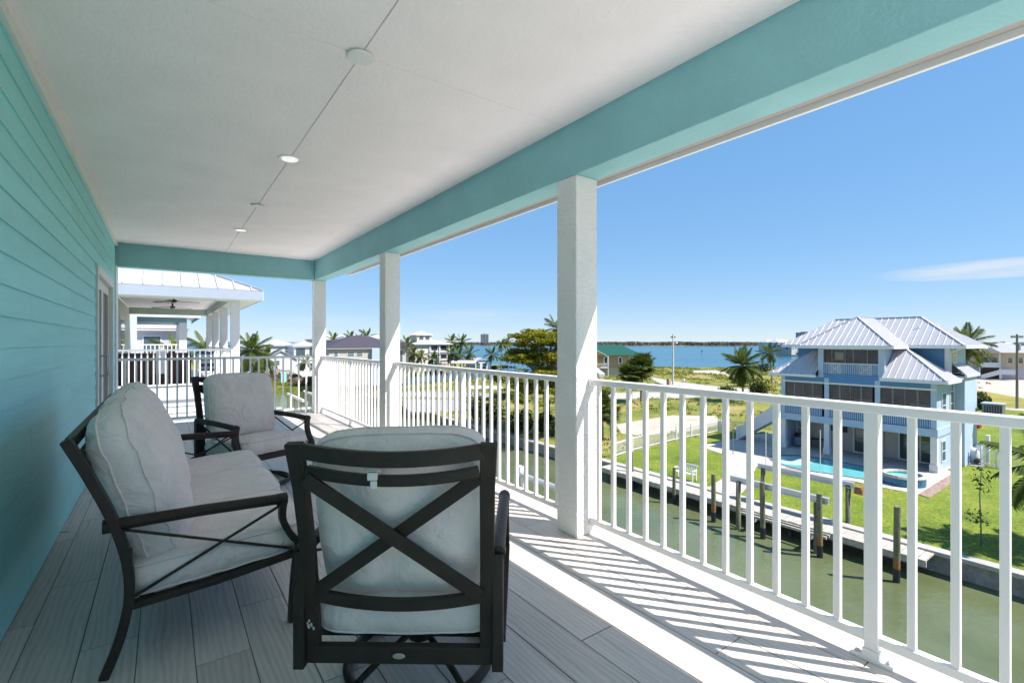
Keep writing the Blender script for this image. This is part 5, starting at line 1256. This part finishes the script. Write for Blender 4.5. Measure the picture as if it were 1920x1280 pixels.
def coconut(x, y, h, sc, lab, seed, lean=.6, az=0., n=20, nd_=3, zb=GL, young=2, grp='coconut palms'):
    t = thing('coconut_palm', lab, 'palm', (x, y, zb), group=grp)
    p = trunk_path(h, lean, az)
    MB().tube([(0,0,-.3)]+p, [.2]+[.17-.06*k/9+(.06 if k == 0 else 0) for k in range(10)], 9).build('trunk', M['palm_bark'], t, smooth=True, world=False)
    crown_objs(t, tuple(p[-1]), [FRY]*1 + FR if young else FR, n, sc, seed, 78, -48, FRD, nd_)
    random.seed(seed)
    for k in range(5):
        a = random.uniform(0,6.3); q = p[-1] + Vector((math.cos(a)*.2, math.sin(a)*.2, -.22)); MB().lathe(q, [(.05,-.13),(.12,-.05),(.12,.05),(.05,.12)], 8).build('coconut', M['palm_young'], t, smooth=True, world=False)
    return t
def sabal(x, y, h, sc, lab, seed, n=26, skirt=8, zb=GL, grp='cabbage palms'):
    t = thing('cabbage_palm', lab, 'palm', (x, y, zb), group=grp); random.seed(seed)
    p = trunk_path(h, .2, random.uniform(0,6))
    MB().tube([(0,0,-.3)]+p, [.22]+[.19]*9+[.23], 9).build('trunk', M['palm_bark'], t, smooth=True, world=False)
    crown_objs(t, tuple(p[-1]), FN, n, sc, seed, 85, -40, FND, skirt, name='fan_leaf')
    return t
def leafball(m, c, rx, ry, rz, n, s, fill=.55, flat=.0):
    for k in range(n):
        d = Vector((random.gauss(0,1), random.gauss(0,1), random.gauss(0,1))).normalized(); r = (fill + (1-fill)*random.random()**.5)
        q = Vector(c) + Vector((d.x*rx*r, d.y*ry*r, d.z*rz*r)); a = s*random.uniform(.6,1.3)
        nrm = (d*.6 + Vector((random.uniform(-1,1), random.uniform(-1,1), random.uniform(-.2,1.2)))).normalized()
        if flat: nrm = (nrm*(1-flat) + Vector((0,0,flat))).normalized()
        u = nrm.orthogonal().normalized(); v = nrm.cross(u); th = random.uniform(0,6.28); u, v = u*math.cos(th)+v*math.sin(th), v*math.cos(th)-u*math.sin(th)
        m.add([q-u*a, q+v*a*.45, q+u*a, q-v*a*.45], [(0,1,2,3)])
def bush(x, y, r, h, lab, mt='bush_leaf', n=500, s=.12, seed=1, name='bush', cat='bush', grp=None, zb=GL, lobes=5):
    t = thing(name, lab, cat, (x, y, zb), group=grp); random.seed(seed); m = MB()
    for k in range(lobes):
        a = random.uniform(0,6.28); d = r*.55*random.random()**.5
        leafball(m, (math.cos(a)*d, math.sin(a)*d, h*random.uniform(.4,.62)), r*.55, r*.55, h*.42, n//lobes, s, .5)
    m.build('foliage', M[mt], t, world=False)
    st_ = MB()
    for k in range(3): st_.tube([(0,0,-.1),(random.uniform(-.4,.4)*r,random.uniform(-.4,.4)*r,h*.6)], [.04*h,.015*h], 5)
    s_ = st_.build('stem', M['bark'], t, world=False); s_['kind'] = 'stuff'
    return t
# ---- big flame tree beyond the canal, flat golden tiers
tp = onray(1024, 48, GL)
ft = thing('flame_tree', 'broad flame tree with golden green tiered crown beside the canal', 'tree', tp)
random.seed(77); br = MB(); lv = MB()
br_paths = []
def limb(a, b, r0, r1, sag=.3):
    a = Vector(a); b = Vector(b); mid = a.lerp(b,.5) + Vector((random.uniform(-.3,.3), random.uniform(-.3,.3), sag)); return [a, a.lerp(mid,.55), mid, mid.lerp(b,.55), b], [r0, r0*.8+r1*.2, (r0+r1)/2, r0*.25+r1*.75, r1]
MB().tube([(0,0,-.4),(.1,0,1.2),(.15,.1,2.6),(.1,.2,3.6)], [.48,.38,.33,.28], 10).build('trunk', M['bark'], ft, smooth=True, world=False)
tiers = []
for k in range(34):
    a = k*2.399; u = k/33; rad = .9 + 3.5*math.sqrt(u)*random.uniform(.8,1.08); zz_ = 9.6 - 6.2*u**1.25 + random.uniform(-.5,.5)
    tiers.append((math.cos(a)*rad, math.sin(a)*rad, zz_))
for i, c in enumerate(tiers):
    if i % 2 == 0:
        pth, rd = limb((.1,.15,3.2+.02*i), (c[0]*.92,c[1]*.92,c[2]-.35), .17, .03); MB().tube(pth, rd, 6).build('limb', M['bark'], ft, smooth=True, world=False)
    rr_ = random.uniform(1.0,1.7)
    for j in range(7):
        q = (c[0]+random.uniform(-rr_,rr_), c[1]+random.uniform(-rr_,rr_), c[2]+random.uniform(-.35,.4)); leafball(lv, q, .85, .85, .26, 165, .15, .3, .5)
for k in range(34):
    a = k*.4+random.random(); leafball(lv, (math.cos(a)*random.uniform(1,3.2), math.sin(a)*random.uniform(1,3.2), random.uniform(4,8)), 1.2,1.2,.7, 110, .15, .2)
for k in range(26):   # feathery twigs sticking out of the outline
    a = random.uniform(0,6.28); rr_ = random.uniform(3.4,4.9); z_ = random.uniform(4.2,8.6); leafball(lv, (math.cos(a)*rr_, math.sin(a)*rr_, z_), .55,.55,.14, 42, .13, .1, .4)
lv.build('crown', M['flame_leaf'], ft, world=False)
# dark mangrove on the bank in its shade
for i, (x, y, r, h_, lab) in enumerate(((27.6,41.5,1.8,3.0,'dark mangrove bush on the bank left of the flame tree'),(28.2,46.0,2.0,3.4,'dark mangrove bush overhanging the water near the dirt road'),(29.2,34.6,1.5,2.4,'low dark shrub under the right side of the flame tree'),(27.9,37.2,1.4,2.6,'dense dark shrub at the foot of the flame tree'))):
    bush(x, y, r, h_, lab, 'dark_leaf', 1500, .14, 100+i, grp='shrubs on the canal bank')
sabal(32.4, 30.9, 3.0, .95, 'ragged cabbage palm just over the white fence, dead leaves below its crown', 3, n=22, skirt=12)
sabal(33.0, 30.2, 2.3, .8, 'shorter ragged cabbage palm leaning beside a taller one by the fence', 4, n=18, skirt=12)
p = atz(1183, 754, GL); sabal(p.x, p.y, 4.0, 1.5, 'bushy cabbage palm left of a pair before the green roofed house', 5, n=30, skirt=6)
p = atz(1200, 754, GL); sabal(p.x+1, p.y+.6, 5.0, 1.7, 'taller bushy cabbage palm of the pair before the green roofed house', 6, n=34, skirt=6)
p = atz(1135, 745, GL); bush(p.x, p.y, 2.0, 2.6, 'round green shrub left of the cabbage palm pair', 'bush_leaf', 700, .2, 8)
p = atz(1393, 753, GL); coconut(p.x, p.y, 5.3, 1.25, 'wind bent coconut palm left of the blue house', 11, lean=.9, az=.6, n=26, nd_=5)
p = atz(1448, 724, GL); coconut(p.x, p.y, 6.6, 1.0, 'smaller coconut palm with hanging fronds near the bay', 12, lean=.6, az=2.4, n=16, nd_=2)
p = dep(1812, 660, 66); coconut(p.x, p.y, 8.6, 1.15, 'tall coconut palm behind the blue house roof', 13, lean=.3, n=20)
p = dep(1806, 672, 70); coconut(p.x, p.y, 6.6, 1.0, 'lower coconut palm leaning behind the rear wing of the blue house', 17, lean=.5, az=2.0, n=16)
coconut(31.2, 2.9, 3.6, .95, 'young coconut palm at the edge of the lawn by the seawall', 14, lean=.3, az=2.6, n=18)
coconut(32.0, 0.2, 4.6, 1.0, 'taller coconut palm on the lawn shading the seawall', 15, lean=.3, n=18)
yt = thing('young_tree', 'thin young tree with sparse leaves on the lawn by the seawall', 'tree', (29.0, 5.1, GL)); random.seed(9)
MB().tube([(0,0,-.1),(.03,.02,1.0),(-.02,.05,2.2),(.05,0,3.4)], [.03,.025,.02,.012], 6).build('trunk', M['bark'], yt, smooth=True, world=False)
m = MB(); leafball(m, (0,0.1,1.2), .4,.5,.4, 60, .08, .3); leafball(m, (0,0,2.9), .4,.4,.6, 60, .1, .3); m.build('crown', M['bush_leaf'], yt, world=False)
# bushes near the bay and the blue house
p = atz(1412, 748, GL); bush(p.x+1.5, p.y, 2.0, 3.2, 'dark round shrub right of the wind bent coconut palm', 'dark_leaf', 900, .2, 31)
p = atz(1385, 742, GL); bush(p.x, p.y+2, 1.8, 1.6, 'low green shrub left of the wind bent coconut palm', 'bush_leaf', 700, .2, 32)
p = atz(1437, 735, GL); bush(p.x, p.y, 2.4, 1.7, 'bright yellow green shrub beside the blue house', 'yellow_leaf', 700, .2, 33)
p = atz(1838, 766, GL); bush(p.x, p.y, 1.9, 2.4, 'dark clipped shrub on the grass near the wooden pole', 'dark_leaf', 800, .2, 34)
p = atz(1828, 805, GL); bush(p.x, p.y, .7, .9, 'small red flowering shrub behind the air conditioner', 'red_flower', 200, .12, 35)
p = atz(1428, 700, GL); bush(p.x, p.y, 4.0, 3.0, 'wide dark hedge on the shore behind the coconut palm', 'dark_leaf', 900, .3, 36)
# palms and shrubs over the far water
k = 0
farp = [(760,140,8.2,1.15,'slim coconut palm just right of the middle column'),(775,138,5.4,1.0,'low palm in front of the cream house'),(792,136,4.6,1.0,'bushy palm below the cream house balcony'),(812,137,4.2,1.0,'short palm by the foot of the cream house'),
        (845,158,8.8,1.2,'tall palm right of the cream house, left of a pair'),(863,160,8.8,1.2,'tall palm right of the cream house, right of a pair'),(848,144,5.4,1.25,'spreading palm behind the curved canopy'),(864,142,4.8,1.25,'broad low palm behind the curved canopy'),
        (880,146,5.2,1.2,'palm between canopy and boathouse'),(920,150,5.0,1.15,'palm on the point beside the boathouse'),(939,155,8.0,.85,'thin tall palm at the tip of the point'),(953,150,8.6,.8,'thin tall palm showing beside the flame tree'),
        (629,128,9.3,1.0,'palm behind the left end of the brown roof'),(658,140,10.0,1.0,'palm crown above the brown roof ridge'),(685,138,10.3,1.1,'palm crown above the brown roof near the middle column'),(672,139,9.2,.9,'lower palm crown behind the brown roof'),
        (575,108,4.2,.8,'short palm in front of the white two storey house')]
for i, (px, D, hh, s, lab) in enumerate(farp):
    p = onray(px, D, GL); coconut(p.x, p.y, hh, s, lab, 200+i, lean=.5, az=i*1.3, n=15, nd_=2, grp='palms across the water')
p = dep(468, 650, 62); coconut(p.x, p.y, 7.9, 1.05, 'palm on the near bank right of the neighbour balcony', 300, n=22, lean=.3, zb=GL-.1)
p = dep(486, 662, 66); coconut(p.x, p.y, 6.6, .9, 'lower palm on the near bank beside a taller one', 301, n=18, lean=.6, az=0, zb=GL-.1)
p = dep(455, 690, 60); coconut(p.x, p.y, 5.0, .9, 'short palm half hidden by the neighbour corner column', 302, n=18, lean=.3, zb=GL-.1)
p = dep(326, 632, 46); coconut(p.x, p.y, 8.0, .8, 'palm seen through the neighbour balcony beside the teal beam', 303, n=16, lean=.2, zb=GL-.1)
p = dep(383, 632, 52); coconut(p.x, p.y, 8.2, .9, 'palm between the teal beamed house and the neighbour columns', 304, n=16, lean=.2, zb=GL-.1)
p = dep(268, 641, 50); bush(p.x, p.y, 2.4, 8.9, 'green treetop below the lavender house window', 'bush_leaf', 900, .2, 305, zb=GL-.1, name='garden_tree', cat='tree')
p = dep(495, 700, 70); bush(p.x, p.y, 2.2, 4.2, 'yellow green garden tree below the bank palms', 'flame_leaf', 900, .16, 306, zb=GL-.1, name='garden_tree', cat='tree')
for i, (px, py, r, h_, mt, lab) in enumerate(((502,718,2.6,2.6,'dead_leaf','grey dry shrub on the far bank behind the white dock'),(535,716,2.6,3.0,'dead_leaf','larger grey dry shrub on the far bank'),(563,723,2.0,1.8,'dead_leaf','grey shrub on the far bank beside the corner column'),(580,722,2.2,2.0,'dead_leaf','grey shrub reaching behind the corner column'),(575,700,2.6,1.3,'dark_leaf','clipped green hedge before the white two storey house'),(552,697,2.4,1.2,'dark_leaf','low green hedge near the boat shed'))):
    p = atz(px, py, GL); bush(p.x, p.y, r, h_, lab, mt, 800, .2, 400+i, grp='shrubs on the far bank')
for i, (px, py, r, h_, lab) in enumerate(((775,692,3,3.4,'green hedge at the foot of the cream house, beside the slim palm'),(800,693,3,3.0,'green hedge below the cream house balcony'),(826,693,2.6,2.4,'green shrub right of the cream house'),(836,690,2.5,3,'dark shrub between cream house and canopy'),(925,692,2.0,1.4,'brown green shrub on the point'),(945,690,2.0,1.2,'small shrub at the tip of the point'))):
    p = atz(px, py, GL); bush(p.x, p.y, r, h_, lab, 'bush_leaf', 600, .25, 450+i, grp='shrubs across the water')
p = onray(1042, 74, GL); coconut(p.x, p.y, 10.9, .9, 'dark palm crown showing over the flame tree', 310, n=16, lean=.2)
# weeds over the vacant lot and the shore
random.seed(8); wd = MB(); nw = 0
def inpoly(x, y, P):
    c = False; j = len(P)-1
    for i in range(len(P)):
        if (P[i][1] > y) != (P[j][1] > y) and x < (P[j][0]-P[i][0])*(y-P[i][1])/(P[j][1]-P[i][1])+P[i][0]: c = not c
        j = i
    return c
clear = [on_ground(q_[2]) for q_ in DRIVES] + [[(27.1,25.2),(30.5,25.9),(38,26.5),(44.5,26.4),(47,23.5),(86,20),(90,8),(27.1,-20)]]
tries = 0
while nw < 3000 and tries < 60000:
    tries += 1
    x = random.uniform(27.5, 150); y = random.uniform(22, 105)
    if not inpoly(x, y, LOT) or any(inpoly(x, y, c_) for c_ in clear): continue
    if noise.noise(Vector((x*.12, y*.12, 1))) < random.uniform(-.35,.45): continue
    D = .585*x + .811*y; s = .07 + .0014*D; nw += 1
    leafball(wd, (x, y, GL + s*.7), s*2.6, s*2.6, s*.6, 7, s, .3)
for k in range(900):
    x = random.uniform(-2, 26); y = random.uniform(103, 112)
    leafball(wd, (x, y, GL+.2), .5, .5, .2, 4, .25, .3)
o = wd.build('weeds', leafmat('weed_leaf', [(0.09,0.125,0.015),(0.15,0.18,0.022),(0.24,0.23,0.04),(0.32,0.27,0.09)])); tag(o, 'low weeds scattered over the vacant lot', 'weeds', kind='stuff')
# parked things by the far houses
def car(px, D, lab, col, yaw):
    p = onray(px, D, GL); t = thing('parked_car', lab, 'car', (p.x, p.y, GL), yaw, 'cars parked by the far houses')
    MB().add([(-2.3,-.9,.4),(2.3,-.9,.4),(2.3,.9,.4),(-2.3,.9,.4),(-2.25,-.9,.95),(2.25,-.85,.9),(2.25,.85,.9),(-2.25,.9,.95)], [(3,2,1,0),(4,5,6,7),(0,1,5,4),(1,2,6,5),(2,3,7,6),(3,0,4,7)]).build('body', M[col], t, world=False, bevel=.08)
    MB().add([(-1.9,-.85,.95),(1.0,-.85,.95),(1.0,.85,.95),(-1.9,.85,.95),(-1.5,-.7,1.6),(.3,-.7,1.6),(.3,.7,1.6),(-1.5,.7,1.6)], [(4,5,6,7),(0,1,5,4),(1,2,6,5),(2,3,7,6),(3,0,4,7)]).build('cabin', M['dark_glass'], t, world=False)
    for x in (-1.4, 1.4):
        for y in (-.85, .85): MB().tube([(x,y-.1,.34),(x,y+.1,.34)], .34, 12).build('wheel', M['black'], t, world=False)
car(512, 108, 'white car parked in front of the low white shed', 'white_paint', .4); car(556, 109, 'white car parked before the two storey house', 'white_paint', .1)
p = onray(531, 104, GL); tt = thing('portable_toilet', 'turquoise portable toilet on the far bank', 'toilet', (p.x, p.y, GL)); MB().box(p.x-.55,p.x+.55,p.y-.55,p.y+.55,GL,GL+2.1).build('cabin', M['teal_siding'], tt); MB().box(p.x-.6,p.x+.6,p.y-.6,p.y+.6,GL+2.1,GL+2.3).build('roof', M['white_paint'], tt)
# white floating dock and its pilings near the left bend
dl = thing('white_dock', 'white framed dock and boat lift along the near bank', 'dock', (11.5, 66, WL))
for k in range(12): MB().box(11.0, 13.2, 58+1.3*k, 59.2+1.3*k, GL-.3, GL-.2).build('plank', M['dock'], dl)
for x in (13.1, 15.6):
    for y in (60, 64, 68): MB().tube([(x,y,-11),(x,y,-5.6)], .10, 8).build('post', M['pile'], dl)
for x in (13.1, 15.6): MB().box(x-.1, x+.1, 59.6, 68.4, -5.7, -5.4).build('beam', M['white_paint'], dl)
MB().bar((13.4,61,-8),(15.4,67,-6.2), .12, .2).build('gangway', M['galv'], dl)
for i, (x, y) in enumerate(((18.2,61),(18.6,70),(17.5,79))):
    t = thing('piling', ('white capped piling in the canal nearest the white dock', 'white capped piling in mid canal', 'white capped piling near the far bank of the canal')[i], 'piling', (x,y,WL), group='white capped pilings'); MB().tube([(x,y,-11),(x,y,-6.4)], .14, 10).build('post', M['pile'], t); MB().lathe((x,y,-6.4), [(.17,0),(.17,.06),(.02,.25)], 10).build('cap', M['white_paint'], t)
# ================================================================== near boat lift and small things
nl = thing('boat_lift', 'galvanised boat lift beam and white post below the near balcony railing', 'boat lift', (16, 19.8, WL))
for y in (17.6, 21.3): MB().tube([(16.1,y,-11),(16.1,y,-6.1)], .11, 10).build('post', M['white_paint'], nl)
b = MB(); b.box(16.0, 16.2, 17.2, 21.7, -5.98, -5.95); b.box(16.06, 16.14, 17.2, 21.7, -6.16, -5.98); b.box(16.0, 16.2, 17.2, 21.7, -6.19, -6.16); b.build('top_beam', M['galv'], nl)
MB().box(15.95, 16.25, 21.35, 21.75, -5.94, -5.6).build('motor', M['white_paint'], nl, bevel=.03)
p = atz(112, 1000, 0)
o = MB().tube([(p.x-.05,p.y-.005,.006),(p.x-.01,p.y+.006,.009),(p.x+.05,p.y+.0,.006)], [.0025,.003,.0015], 6).build('twig', M['bark']); tag(o, 'thin dry twig on the floor beside the turquoise wall', 'twig')
